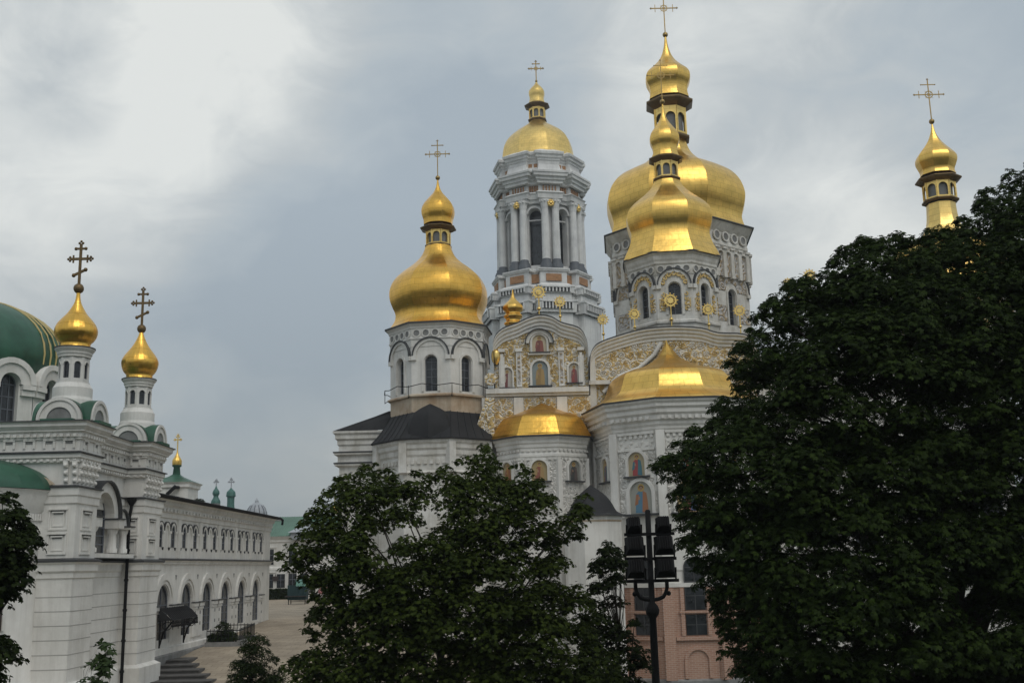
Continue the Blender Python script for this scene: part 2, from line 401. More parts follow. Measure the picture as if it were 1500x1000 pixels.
        for i in range(n):
            (xa, za), (xb, zb) = arc[i], arc[i + 1]
            s.face([P(xa, za), P(xb, zb), P(xb, z1), P(xa, z1)])
            s.face([P(xa, za, -d), P(xb, zb, -d), P(xb, zb), P(xa, za)])
        s.face([P(a, oz0, -d), P(a, osp, -d), P(a, osp), P(a, oz0)]); s.face([P(b, osp, -d), P(b, oz0, -d), P(b, oz0), P(b, osp)])
        s.face([P(a, oz0, -d), P(a, oz0), P(b, oz0), P(b, oz0, -d)])
    def farched(s, fr, cx, z0, sp, r_, d, n=12):
        pts = [(cx - r_, z0), (cx + r_, z0)] + [(cx + r_ * cos(pi * i / n), sp + r_ * sin(pi * i / n)) for i in range(n + 1)]
        s.face([s.fp(fr, x, z, d) for x, z in pts])
    def build(s, name, parent=None, m=None, label=None, origin=None):
        me = bpy.data.meshes.new(name)
        o = bpy.data.objects.new(name, me); C.objects.link(o)
        off = Vector((0, 0, 0)); q = parent
        while q is not None: off += Vector(q.location); q = q.parent
        if origin is not None:
            o.location = Vector(origin) - off; off = Vector(origin)
        vs_ = np.array(s.v, dtype=np.float32) - np.array(off, dtype=np.float32)
        me.from_pydata(vs_.tolist(), [], s.f)
        me.polygons.foreach_set('use_smooth', s.sm)
        for mm in ([m] if m else s.mats): me.materials.append(mm)
        if not m: me.polygons.foreach_set('material_index', s.mi)
        me.update()
        if parent is not None: o.parent = parent
        if label: o['label'] = label
        return o

def thing(name, label, cat, loc, group=None):
    o = bpy.data.objects.new(name, None); C.objects.link(o); o.location = loc; o.empty_display_size = .5
    o['label'] = label; o['category'] = cat
    if group: o['group'] = group
    return o
def tag(o, label, cat, group=None):
    o['label'] = label; o['category'] = cat
    if group: o['group'] = group
    return o
def struct(o): o['kind'] = 'structure'; return o
def sub(o, name, mb, m=None, label=None): return mb.build(name, o, m, label)

def frame_at(cx, cy, ang, dist):
    """frame of a facet: outward direction at world angle ang (deg, from -Y toward +X)"""
    a = R(ang); n = Vector((sin(a), -cos(a), 0)); u = Vector((cos(a), sin(a), 0))
    return (Vector((cx, cy, 0)) + n * dist, u, n)

# ------------------------------------------------------------------ terrain
YL = [-400, -5, 6, 14, 26, 45, 57, 66, 70, 90, 130, 300, 3000]
ZL = [-6, -1.7, -1.9, -4.0, -6.5, -6.3, -6.0, -5.0, -4.75, -3.95, -3.3, -3.3, -3.3]
ZR = [-6, -1.7, -1.9, -4.0, -7.5, -9.0, -9.2, -9.2, -9.2, -9.0, -4.0, -3.3, -3.3]
def ground(x, y):
    a = float(np.interp(y, YL, ZL)); b = float(np.interp(y, YL, ZR))
    t = min(1, max(0, (x + 10) / 13)); t = t * t * (3 - 2 * t)
    return CZ + a + (b - a) * t
def build_ground():
    xs = [-700, -400, -150, -80, -50] + [-40 + 2 * i for i in range(41)] + [55, 80, 150, 400, 700]
    ys = [-200, -60, -20] + [-5 + 3 * i for i in range(50)] + [170, 220, 300, 600, 900]
    g = MB(GRASS); g.grid([[(x, y, ground(x, y)) for x in xs] for y in ys], True)
    struct(g.build('ground'))
    p = MB(PAVE)
    xs = [-45 + 2.0 * i for i in range(28)]; ys = [44 + 2.0 * i for i in range(58)]
    p.grid([[(x, y, ground(x, y) + .02) for x in xs] for y in ys], True)
    struct(p.build('courtyard_paving'))
build_ground()

# ------------------------------------------------------------------ shared pieces
def window(parent, fr, cx, z0, sp, r_, d, bars=2, rows=4, gl=None, name='window', fm=None, wfr=.06):
    g = MB(gl or GLASS, fm or FRAME)
    g.farched(fr, cx, z0, sp, r_, d)
    g.use(fm or FRAME)
    for i in range(1, bars):
        x = cx - r_ + 2 * r_ * i / bars
        g.fbox(fr, x - wfr / 2, x + wfr / 2, z0, sp + sqrt(max(0, r_ * r_ - (x - cx) ** 2)), d, d + .04)
    for i in range(1, rows):
        z = z0 + (sp - z0) * i / (rows - 1)
        g.fbox(fr, cx - r_, cx + r_, z - wfr / 2, z + wfr / 2, d, d + .035)
    g.farch(fr, cx, sp, r_ - wfr * 1.2, r_, d, d + .05)
    for sx in (-1, 1): g.fbox(fr, cx + sx * (r_ - wfr * .6) - wfr * .6, cx + sx * (r_ - wfr * .6) + wfr * .6, z0, sp, d, d + .05)
    return sub(parent, name, g)

def cross(parent, x, y, z, h, wid, m=CROSSGOLD, slanted=False, t=.05, rays=True):
    """latin cross with a short upper bar, trefoil ends and rays; base ball below"""
    g = MB(m); br = h * .055 if not slanted else h * .095
    g.ball((x, y, z + br), br); z0 = z + 2 * br * .9; H = h - 2 * br
    fr = (Vector((x, y, 0)), Vector((1, 0, 0)), Vector((0, -1, 0)))
    b = t
    zc = z0 + H * .60
    g.fbox(fr, -b, b, z0, z0 + H * .96, -b * .7, b * .7)
    g.fbox(fr, -wid / 2, wid / 2, zc - b, zc + b, -b * .69, b * .69)
    g.fbox(fr, -wid * .24, wid * .24, z0 + H * .84 - b * .8, z0 + H * .84 + b * .8, -b * .68, b * .68)
    er = b * 1.5
    ends = [(-wid / 2, zc), (wid / 2, zc), (0, z0 + H * .97)]
    for (ex, ez) in ends:
        for dx, dz in ((1, 0), (-1, 0), (0, 1), (0, -1)):
            p = g.fp(fr, ex + dx * er, ez + dz * er); g.ball(p, er * .75, 6, 4)
    for sx in (-1, 1):
        g.ball(g.fp(fr, sx * wid * .24, z0 + H * .84), er, 6, 4)
        g.fbox(fr, sx * wid * .34 - b * .6, sx * wid * .34 + b * .6, zc - H * .09, zc + H * .09, -b * .5, b * .5)
    if slanted:
        u = Vector((cos(.45), 0, sin(.45)))
        g.obox((x, y, z0 + H * .28), u, Vector((0, 1, 0)), wid * .62, b * 1.5, b * 1.9, Vector((-sin(.45), 0, cos(.45))))
        for sx in (-1, 1): g.ball(Vector((x, y, z0 + H * .28)) + u * (sx * wid * .31), er * 1.2, 6, 4)
    if rays:
        for k in range(4):
            a = pi / 4 + k * pi / 2
            d = Vector((cos(a), 0, sin(a)))
            g.tube([Vector((x, y, zc)) + d * b, Vector((x, y, zc)) + d * wid * .2], [b * .6, b * .15], 5)
        g.farch(fr, 0, zc, wid * .11, wid * .14, -b * .4, b * .4, 0, 2 * pi, 16)
    return sub(parent, 'cross', g)

def lantern(parent, ax, py0, py1, hw, hwr, n, rot, gm, ringhw, corn, vis=None):
    """small glazed gallery: sill ring, arched gilded panels, glass core, projecting cornice"""
    z0, z1 = ax.z(py0), ax.z(py1); r_ = hw * ax.m(py0)
    g = MB(gm)
    apo = r_ * cos(pi / n); fwid = 2 * r_ * sin(pi / n); H = z1 - z0
    for k in range(n):
        fr = frame_at(ax.x, ax.y, rot + 360 / n * (k + .5), apo)
        ow = fwid * .74; g.fopening(fr, fwid, z0, z1, ow, z0 + H * .1, z0 + H * .62, .12, 8)
        g.fbox(fr, -fwid / 2 - .03, -fwid / 2 + .05, z0, z1, -.05, .06)
    rr = ringhw * ax.m(py0)
    g.use(BRONZE)
    g.lathe(ax.x, ax.y, [(r_ * .9, z0 - .16 * H), (rr, z0 - .12 * H), (rr, z0 - .02 * H), (r_ * .9, z0 + .02 * H)], n, rot)
    c = corn * ax.m(py1)
    g.lathe(ax.x, ax.y, [(r_ * .95, z1 - .02 * H), (r_ * 1.08, z1 + .02 * H), (c, z1 + .18 * H), (c, z1 + .26 * H), (r_ * .9, z1 + .34 * H)], n, rot)
    o = sub(parent, 'lantern', g)
    gg = MB(LANTGLASS); gg.lathe(ax.x, ax.y, [(r_ * .8, z0), (r_ * .8, z1)], n, rot)
    gg2 = sub(parent, 'lantern_glazing', gg)
    return o

def dome(parent, ax, pts, rot, m, rnd_=0.28, n=8, name='dome', k=1.02, sub_=3):
    # smooth the (py, half-width) outline with a Catmull-Rom pass
    P = [np.array(p, float) for p in pts]; Q = []
    for i in range(len(P) - 1):
        a, b, c, d = P[max(i - 1, 0)], P[i], P[i + 1], P[min(i + 2, len(P) - 1)]
        for t in (0, .25, .5, .75):
            Q.append(.5 * (2 * b + (c - a) * t + (2 * a - 5 * b + 4 * c - d) * t * t + (3 * b - a - 3 * c + d) * t ** 3))
    Q.append(P[-1])
    g = MB(m); g.lathe(ax.x, ax.y, [(max(.01, hw) * ax.m(py) * k, ax.z(py)) for py, hw in Q], n, rot, rnd_, sub_)
    return g.build(name, parent, None, None, (ax.x, ax.y, ax.z(pts[0][0])))

def icon(parent, fr, cx, z0, sp, r_, d, bg, robe, cloak, name='icon', ring=True, throne=False):
    """painted niche: ground, robed figure, face, halo (a generic saint)"""
    g = MB(flat('icon_ground_%02x%02x%02x' % tuple(int(c * 255) for c in bg), bg))
    g.farched(fr, cx, z0, sp, r_, d)
    g.use(flat('icon_robe_%02x%02x%02x' % tuple(int(c * 255) for c in robe), robe))
    H = sp + r_ - z0
    def poly(pts, k): g.face([g.fp(fr, cx + x * r_, z0 + z * H, d + k) for x, z in pts])
    poly([(-.55, .03), (.55, .03), (.5, .35), (.42, .62), (.12, .72), (-.12, .72), (-.42, .62), (-.5, .35)], .012)
    g.use(flat('icon_cloak_%02x%02x%02x' % tuple(int(c * 255) for c in cloak), cloak))
    poly([(.05, .05), (.6, .03), (.55, .4), (.46, .64), (.15, .71)], .02)
    poly([(-.6, .25), (-.3, .3), (-.2, .6), (-.45, .6)], .02)
    g.use(flat('icon_halo', (.50, .34, .10), .4))
    def disc(x, z, rr, k): g.face([g.fp(fr, cx + x * r_ + rr * r_ * cos(a), z0 + z * H + rr * r_ * sin(a), d + k) for a in [2 * pi * i / 12 for i in range(12)]])
    disc(0, .80, .30, .016)
    g.use(flat('icon_skin', (.36, .22, .14))); disc(0, .79, .16, .024); poly([(-.28, .45), (-.1, .42), (-.1, .52), (-.25, .54)], .03)
    g.use(flat('icon_hair', (.07, .04, .025))); g.farch(fr, cx, z0 + .79 * H, r_ * .15, r_ * .21, d + .01, d + .028, 0, pi, 8)
    o = sub(parent, name, g)
    if ring:
        q = MB(WHITE); q.farch(fr, cx, sp, r_, r_ * 1.28, d - .1, d + .16)
        for sx in (-1, 1): q.fbox(fr, cx + sx * r_ * 1.14 - r_ * .14, cx + sx * r_ * 1.14 + r_ * .14, z0, sp, d - .1, d + .16)
        q.use(DARKMOULD); q.fbox(fr, cx - r_ * 1.5, cx + r_ * 1.5, z0 - r_ * .16, z0, d - .1, d + .3)
        q.build('icon_frame', o.parent)
    return o

def drum(parent, ax, pts_low, py_base, py_top, hw0, hw1, rot, wmat, win, n=8, cornice=None, arch=None, meds=0, ornm=None, name='tower', front=None, basem=None):
    """octagonal drum: windowed facets between py_base and py_top, then a flaring cornice"""
    g = MB(wmat)
    z0, z1 = ax.z(py_base), ax.z(py_top)
    r_ = hw0 * ax.m(py_base)
    apo = r_ * cos(pi / n); fwid = 2 * r_ * sin(pi / n)
    beta = math.degrees(atan2(ax.x, ax.y))
    wins = []
    for k in range(n):
        ang = rot + 360 / n * (k + .5)
        fr = frame_at(ax.x, ax.y, ang, apo)
        vis = cos(R(ang + beta)) > -.05
        wz0, wsp, wr = ax.z(win[0]), ax.z(win[1]), win[2] * ax.m(win[0])
        if vis:
            g.fopening(fr, fwid, z0, z1, 2 * wr, wz0, wsp, .45)
            wins.append((fr, wz0, wsp, wr))
            if arch:
                azc, aro = ax.z(arch[0]), fwid * .47
                if ornm is not None:
                    g.use(ornm); g.farch(fr, 0, azc, wr * 1.6, aro - .1, 0, .06)
                    for sx in (-1, 1): g.fbox(fr, sx * (wr * 1.6 + aro - .1) / 2 - (aro - .1 - wr * 1.6) / 2, sx * (wr * 1.6 + aro - .1) / 2 + (aro - .1 - wr * 1.6) / 2, wz0 + .3, wz0 + (azc - wz0) * .55, 0, .05)
                if ornm is ORN_GOLD and fwid < 4:
                    g.use(SCROLL)
                    rm = (wr * 1.6 + aro - .3) / 2
                    for k_ in range(7):
                        a_ = pi * (k_ + .5) / 7; g.farch(fr, rm * cos(a_), azc + rm * sin(a_), .09, .2, .05, .13, a_, a_ + 1.6 * pi, 8)
                    for sx in (-1, 1):
                        for k_ in range(4): g.farch(fr, sx * rm, wz0 + .5 + k_ * .42, .08, .18, .05, .12, k_, k_ + 1.6 * pi, 8)
                g.use(wmat); g.farch(fr, 0, azc, aro - .28, aro - .06, 0, .14)
                g.use(DARKMOULD); g.farch(fr, 0, azc, aro - .06, aro + .05, 0, .24)
                g.use(wmat)
                g.farch(fr, 0, wsp, wr * 1.12, wr * 1.5, 0, .10)
                for sx in (-1, 1): g.fbox(fr, sx * wr * 1.31 - wr * .19, sx * wr * 1.31 + wr * .19, wz0, wsp, 0, .10)
                g.fbox(fr, -fwid / 2, -aro + .3, azc - .35, azc, 0, .22); g.fbox(fr, aro - .3, fwid / 2, azc - .35, azc, 0, .22)
        else:
            g.face([g.fp(fr, -fwid / 2, z0), g.fp(fr, fwid / 2, z0), g.fp(fr, fwid / 2, z1), g.fp(fr, -fwid / 2, z1)])
    if pts_low:
        g.use(basem or wmat); g.lathe(ax.x, ax.y, ax.prof(pts_low), n, rot, smooth=False); g.use(wmat)
    cp = [(hw * ax.m(py), ax.z(py)) for py, hw in cornice]
    g.lathe(ax.x, ax.y, cp, n, rot, smooth=False)
    if meds:
        py_m, rr = meds
        for k in range(n):
            ang = rot + 360 / n * (k + .5)
            if cos(R(ang + beta)) < -.05: continue
            fr = frame_at(ax.x, ax.y, ang, cp[1][0] * cos(pi / n))
            for i in range(4):
                x = fwid * (-.36 + .24 * i); zc = ax.z(py_m)
                g.use(GREYST); g.fpoly(fr, [(x + rr * .72 * cos(a), zc + rr * .72 * sin(a)) for a in [2 * pi * j / 12 for j in range(12)]], 0, .06)
                g.use(wmat); g.farch(fr, x, zc, rr * .72, rr, -.02, .12, 0, 2 * pi, 12)
    g.use(DARKMOULD)
    rt_, zt = cp[-1]
    g.lathe(ax.x, ax.y, [(rt_, zt), (rt_ * 1.02, zt + .02), (rt_ * 1.02, zt + .14), (rt_ * .9, zt + .2)], n, rot, smooth=False)
    t = sub(parent, name, g)
    for (fr, a, b, c) in wins: window(t, fr, 0, a, b, c, -.4, 2, 5)
    return t

def scrolls(g, fr, poly, step, size, d, seed, rad=.16, skip=(), alt=None):
    """raised stucco volutes with little leaves, scattered inside an (x, z) outline on a wall frame"""
    rs = random.Random(seed)
    xs = [p[0] for p in poly]; zs_ = [p[1] for p in poly]
    def inside(x, z):
        c = False; j = len(poly) - 1
        for i in range(len(poly)):
            (xi, zi), (xj, zj) = poly[i], poly[j]
            if (zi > z) != (zj > z) and x < (xj - xi) * (z - zi) / (zj - zi + 1e-9) + xi: c = not c
            j = i
        return c
    row = 0; z = min(zs_) + step * .4
    while z < max(zs_):
        x = min(xs) + step * (.3 if row % 2 else .8)
        while x < max(xs):
            cx, cz = x + rs.uniform(-.12, .12) * step, z + rs.uniform(-.12, .12) * step
            if inside(cx, cz) and not any(abs(cx - a) < w_ and b0 < cz < b1 for a, w_, b0, b1 in skip):
                s_ = size * rs.uniform(.8, 1.15); fl = 1 if (row + int(x / step)) % 2 else -1; a0 = rs.uniform(0, 2 * pi)
                if alt: g.use(alt if rs.random() < .4 else SCROLL)
                pts = []; rr = []
                for k in range(13):
                    t = k / 12; r_ = s_ * (1.05 - .85 * t); a = a0 + fl * t * 3.3 * pi
                    pts.append(g.fp(fr, cx + r_ * cos(a), cz + r_ * sin(a), d)); rr.append(s_ * rad * (1.1 - .4 * t))
                g.tube(pts, rr, 5)
                for k in range(3):
                    a = a0 + fl * (-.35 - .5 * k); q = g.fp(fr, cx + s_ * (1.3 + .1 * k) * cos(a), cz + s_ * (1.3 + .1 * k) * sin(a), d); g.ball(q, s_ * rad * 1.25, 6, 4)
                g.ball(g.fp(fr, cx, cz, d), s_ * rad * 1.3, 6, 4)
            x += step
        z += step * .92; row += 1

# ================================================================== CATHEDRAL
def build_cathedral():
    base = Vector((X(985, 900, 92), 96, ground(12, 90)))
    T = thing('cathedral', 'white cathedral with golden domes, gilded stucco gables and pink brick base behind the trees', 'cathedral', base)
    GZ = base.z - .5
    bx = lambda px, py=560, Y=88.5: X(px, py, Y)
    # ---- main body
    zc = Z(985, 560, 88.5); zl = Z(795, 575, 88.5)
    g = MB(WHITE2)
    xl, xm0, xm1, xr = bx(724), bx(866), bx(1106), bx(1470)
    g.box(xl, xm0 - .02, 88.5, 116, GZ, zl); g.box(xm0, xm1, 88.5, 116, GZ, zc); g.box(xm1 + .02, xr, 88.5, 116, GZ, Z(1250, 520, 88.5))
    g.use(WHITE)
    zz = Z(1250, 520, 88.5)
    g.sweep([(xm1 + .02, 88.5), (xr, 88.5), (xr, 116)], [(0, zz - 1.6), (.2, zz - 1.3), (.2, zz - .9), (.5, zz - .5), (.5, zz - .2), (.7, zz), (.7, zz + .12)])
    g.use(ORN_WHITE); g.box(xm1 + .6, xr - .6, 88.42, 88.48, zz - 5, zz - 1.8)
    body = sub(T, 'wall', g)
    # windows of the right part, seen through the chestnut
    for px in (1160, 1250, 1340, 1430):
        fr = (Vector((bx(px), 88.5, 0)), Vector((1, 0, 0)), Vector((0, -1, 0)))
        z0, sp = Z(px, 800, 88.5), Z(px, 700, 88.5)
        q = MB(WHITE); q.farch(fr, 0, sp, 1.0, 1.35, 0, .2)
        for sx in (-1, 1): q.fbox(fr, sx * 1.17 - .17, sx * 1.17 + .17, z0, sp, 0, .2)
        q.fbox(fr, -1.5, 1.5, z0 - .25, z0, 0, .3)
        wn = window(T, fr, 0, z0, sp, 1.0, .03, 2, 5); sub(wn, 'window_surround', q)
    # dark roofs over the body
    g = MB(BLACKROOF)
    g.box(xl + .3, xm1 + 2, 90.6, 115, zl, zl + .3); g.box(xm1 + 2.05, xr - .3, 90, 115, zz + .1, zz + .4)
    sub(T, 'roof', g)
    # right-hand low roofs glinting above the chestnut
    # ---- central gable
    def gable(axpx, Y, outline, zb, thick, mould, orn):
        """outline: (px,py) of the crest; a wall with a moulded coping following it"""
        cx = X(axpx, outline[len(outline) // 2][1], Y)
        fr = (Vector((0, Y, 0)), Vector((1, 0, 0)), Vector((0, -1, 0)))
        pts = [(at(px, py, Y).x, at(px, py, Y).z) for px, py in outline]
        # smooth
        P = [np.array(p) for p in pts]; Q = []
        for i in range(len(P) - 1):
            a, b, c, d = P[max(i - 1, 0)], P[i], P[i + 1], P[min(i + 2, len(P) - 1)]
            for t in (0, .33, .67): Q.append(.5 * (2 * b + (c - a) * t + (2 * a - 5 * b + 4 * c - d) * t * t + (3 * b - a - 3 * c + d) * t ** 3))
        Q.append(P[-1])
        g = MB(orn)
        for i in range(len(Q) - 1):
            (xa, za), (xb, zb_) = Q[i], Q[i + 1]
            g.face([g.fp(fr, xa, zb, .0), g.fp(fr, xb, zb, .0), g.fp(fr, xb, zb_ - mould * .5, .0), g.fp(fr, xa, za - mould * .5, .0)])
            g.face([g.fp(fr, xb, zb, -thick), g.fp(fr, xa, zb, -thick), g.fp(fr, xa, za, -thick), g.fp(fr, xb, zb_, -thick)])
        g.use(WHITE)
        steps = [(1.0, .10), (.72, .22), (.5, .34), (.3, .48), (.12, .62)]
        for i in range(len(Q) - 1):
            (xa, za), (xb, zb_) = Q[i], Q[i + 1]
            pz = -mould; pd = 0.0
            prof = [(0.0, -mould), (.10, -mould), (.10, -mould * .78), (.26, -mould * .7), (.26, -mould * .5), (.42, -mould * .42), (.42, -mould * .2), (.6, -mould * .12), (.6, 0), (-thick, .0)]
            for j in range(len(prof) - 1):
                (d1, z1), (d2, z2) = prof[j], prof[j + 1]
                if j == len(prof) - 2: g.use(DARKMOULD)
                else: g.use(WHITE)
                g.face([g.fp(fr, xa, za + z1, d1), g.fp(fr, xb, zb_ + z1, d1), g.fp(fr, xb, zb_ + z2, d2), g.fp(fr, xa, za + z2, d2)])
            if i in (0, len(Q) - 2):
                x, z = (xa, za) if i == 0 else (xb, zb_)
                g.use(WHITE); g.face([g.fp(fr, x, zb, -thick), g.fp(fr, x, zb, 0)] + [g.fp(fr, x, z + pz_, pd_) for pd_, pz_ in prof])
            # thin dark flashing line on the lip
            g.use(DARKMOULD)
            g.face([g.fp(fr, xa, za - .02, .62), g.fp(fr, xb, zb_ - .02, .62), g.fp(fr, xb, zb_ + .09, .62), g.fp(fr, xa, za + .09, .62)])
            g.face([g.fp(fr, xa, za + .09, .62), g.fp(fr, xb, zb_ + .09, .62), g.fp(fr, xb, zb_ + .06, -thick), g.fp(fr, xa, za + .06, -thick)])
        return g, fr
    Yg = 88.0
    out = [(864, 560), (864, 528), (868, 513), (880, 503), (912, 492), (945, 484), (985, 481), (1025, 483), (1050, 490), (1088, 492), (1104, 505), (1108, 528), (1108, 560)]
    g, fr = gable(985, Yg, out, Z(985, 612, Yg), 1.6, 1.0, ORN_GOLD)
    g.use(WHITE)
    g.use(SCROLL)
    xz = lambda p, Y: (at(p[0], p[1], Y).x, at(p[0], p[1], Y).z)
    scrolls(g, fr, [xz(p, Yg) for p in ((874, 572), (876, 525), (910, 509), (950, 499), (985, 497), (1022, 499), (1060, 505), (1096, 509), (1102, 572))], .78, .27, .03, 1, alt=WHITE)
    g.use(WHITE)
    # left white pier of the gable and ledge
    g.box(X(864, 560, Yg), X(873, 560, Yg), Yg - .18, Yg, Z(868, 600, Yg), Z(868, 522, Yg))
    g.box(X(862, 562, Yg), X(893, 562, Yg), Yg - .5, Yg, Z(875, 564, Yg), Z(875, 558, Yg))
    # smooth plain field under the coping, framed by a moulding that swings up to the apse roof
    for (pts) in ([(884, 575), (905, 552), (935, 540), (958, 520), (968, 502)],):
        for i in range(len(pts) - 1):
            a, b = at(*pts[i], Yg - .1), at(*pts[i + 1], Yg - .1)
            g.tube([a, b], .2, 6)
    sub(T, 'gable', g)
    # ---- left pediment with niches
    Yp = 87.6
    out = [(726, 566), (723, 520), (724, 498), (736, 484), (757, 476), (772, 469), (790, 464), (808, 467), (822, 475), (846, 482), (856, 494), (861, 515), (862, 566)]
    g, fr = gable(792, Yp, out, Z(790, 568, Yp), 1.4, 1.05, ORN_GOLD)
    mpx = at(790, 520, Yp); s = (at(791, 520, Yp) - at(790, 520, Yp)).x
    px = lambda p, q=530: X(p, q, Yp)
    pz = lambda q, p=790: Z(p, q, Yp)
    g.use(WHITE)
    g.box(px(712, 570), px(862, 570), Yp - .55, Yp, pz(576), pz(569))
    g.box(px(712, 570), px(862, 570), Yp - .35, Yp, pz(580), pz(576.2))
    for p in (735, 760, 822, 851):
        g.box(px(p - 4), px(p + 4), Yp - .2, Yp - .002, pz(566), pz(514 if p in (760, 822) else 522))
        g.use(ORN_BROWN if p in (760, 822) else WHITE); g.box(px(p - 2), px(p + 2), Yp - .24, Yp - .202, pz(562), pz(518)); g.use(WHITE)
        g.box(px(p - 5), px(p + 5), Yp - .32, Yp - .004, pz(515), pz(510.5))
    g.use(SCROLL)
    sk = [(px(790), 17 * s, pz(520), pz(470)), (px(791), 15 * s, pz(568), pz(526)), (px(743), 10 * s, pz(568), pz(534)), (px(841), 10.5 * s, pz(568), pz(530)), (px(760), 5.5 * s, pz(568), pz(508)), (px(822), 5.5 * s, pz(568), pz(508)), (px(735), 4 * s, pz(568), pz(520)), (px(851), 4 * s, pz(568), pz(520))]
    scrolls(g, fr, [xz(p, Yp) for p in ((731, 566), (731, 508), (745, 500), (768, 490), (792, 482), (814, 489), (836, 500), (855, 510), (856, 566))], .56, .2, .03, 2, skip=sk, alt=WHITE)
    g.use(WHITE)
    g.farch(fr, px(790, 505), pz(503), 15 * s, 20 * s, .0, .3); g.use(DARKMOULD); g.farch(fr, px(790, 505), pz(503), 20 * s, 21.3 * s, .0, .5); g.use(WHITE)
    g.box(px(773, 518), px(807, 518), Yp - .3, Yp - .006, pz(520), pz(517))
    ped = sub(T, 'gable', g, label='small gable with four painted niches above the low golden roof')
    icon(ped, fr, px(790, 505), pz(516), pz(501), 10.5 * s, .05, (.55, .47, .33), (.20, .07, .06), (.28, .10, .08))
    icon(ped, fr, px(791, 545), pz(565), pz(540), 11.5 * s, .05, (.22, .26, .27), (.30, .20, .08), (.38, .26, .11))
    icon(ped, fr, px(743, 550), pz(567), pz(545), 7.5 * s, .05, (.46, .42, .36), (.18, .06, .06), (.45, .42, .38))
    icon(ped, fr, px(841, 548), pz(562), pz(541), 8 * s, .05, (.42, .40, .36), (.28, .07, .06), (.20, .09, .09))
    # ornate band and sloping buttress under the pediment
    g = MB(WHITE)
    g.box(X(706, 600, Yp), X(866, 600, Yp), Yp - .1, 88.49, GZ, pz(581))
    g.use(ORN_GOLD)
    for a, b in ((722, 752), (768, 815), (832, 864)):
        g.box(X(a, 600, Yp), X(b, 600, Yp), Yp - .16, Yp - .102, pz(640), pz(583))
    g.use(WHITE)
    g.use(SCROLL)
    fz = (Vector((0, Yp - .16, 0)), Vector((1, 0, 0)), Vector((0, -1, 0)))
    for k, (a, b) in enumerate(((724, 751), (769, 814), (833, 863))): scrolls(g, fz, [xz(p, Yp - .16) for p in ((a, 640), (b, 640), (b, 585), (a, 585))], .6, .21, .03, 5 + k, alt=WHITE)
    fz = (Vector((0, Yp - .8, 0)), Vector((1, 0, 0)), Vector((0, -1, 0)))
    scrolls(g, fz, [xz(p, Yp - .8) for p in ((698, 636), (722, 644), (722, 590), (713, 588))], .6, .21, .03, 9, alt=WHITE)
    g.use(WHITE)
    for a, b in ((753, 767), (816, 831)): g.box(X(a, 600, Yp), X(b, 600, Yp), Yp - .3, Yp - .104, pz(640), pz(582))
    g.use(ORN_GOLD)
    fb = (Vector((0, Yp - .3, 0)), Vector((1, 0, 0)), Vector((0, -1, 0)))
    g.fpoly(fb, [(X(694, 622, Yp), Z(694, 640, Yp)), (X(724, 622, Yp), Z(724, 650, Yp)), (X(724, 590, Yp), Z(724, 584, Yp)), (X(712, 590, Yp), Z(712, 584, Yp))], -.6, .5)
    g.farch(fb, X(719, 557, Yp), Z(719, 557, Yp), .0, 9 * s, 0, .5, 0, 2 * pi, 16)
    sub(T, 'buttress', g)
    # ---- central apse
    A = Ax(985, 600, 86)
    angs = [-100, -54, -18, 18, 54, 100]
    g = MB(WHITE)
    pr = A.prof([(856, 118), (836, 118), (833, 119.5), (660, 117), (642, 117), (640, 119), (637, 119), (634, 121), (630, 121), (628, 123.5), (622, 123.5), (619, 127), (614, 127), (611, 130), (607, 130), (604, 133), (601, 133)])
    g.lathe(A.x, A.y, pr, angs=angs, smooth=False)
    def facet(ax, R_, a0, a1):
        am = (a0 + a1) / 2; h = R(a1 - a0) / 2
        return frame_at(ax.x, ax.y, am, R_ * cos(h)), 2 * R_ * sin(h)
    Rw = 117 * A.m(700)
    for i in range(5):
        fr, fwid = facet(A, Rw, angs[i], angs[i + 1])
        # pilaster strip at the joint
        g.use(WHITE); g.fbox(fr, -fwid / 2 - .32, -fwid / 2 + .32, A.z(833), A.z(642), -.2, .28)
        # stucco fields
        x0, x1 = -fwid / 2 + .4, fwid / 2 - .4
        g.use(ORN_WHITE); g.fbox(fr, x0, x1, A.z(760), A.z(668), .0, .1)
        if 1 <= i <= 3:
            g.use(WHITE); scrolls(g, fr, [(x0 + .1, A.z(758)), (x1 - .1, A.z(758)), (x1 - .1, A.z(669)), (x0 + .1, A.z(669))], .5, .17, .12, 20 + i, .2, skip=[(0, 1.0, A.z(708), A.z(675)), (.1, 1.4, A.z(760), A.z(712))])
        g.use(WHITE)
        g.fbox(fr, x0, x1, A.z(668), A.z(665), .0, .2); g.fbox(fr, x0, x1, A.z(646), A.z(643), .0, .22)
        nn = int((x1 - x0) / .42)
        for k in range(nn):          # hanging frieze of little brackets and a meander of raised bars
            x = x0 + (k + .5) * (x1 - x0) / nn
            g.fbox(fr, x - .11, x + .11, A.z(651), A.z(646), .0, .16)
            zz_ = A.z(655 + (k % 2) * 4)
            g.fbox(fr, x - .17, x + .13, zz_ - .16, zz_, .0, .1)
            g.fbox(fr, x - .17, x - .07, A.z(663), zz_ - .17, .0, .1)
        for k in range(int(fwid / .5)):  # dentils under the cornice
            x = -fwid / 2 + .25 + k * .5
            g.fbox(fr, x - .12, x + .12, A.z(627.5), A.z(623), .1, .62)
    # brick base and stone plinth
    g.use(BRICK); g.lathe(A.x, A.y, A.prof([(982, 121), (856.5, 119.5)]), angs=angs, smooth=False)
    g.use(WHITE); g.lathe(A.x, A.y, A.prof([(857, 119.4), (856.5, 122), (851, 122), (850.5, 118)]), angs=angs, smooth=False)
    g.use(GREYST); g.lathe(A.x, A.y, [(126 * A.m(980), GZ), (126 * A.m(980), A.z(984)), (121 * A.m(980), A.z(981.8))], angs=angs, smooth=False)
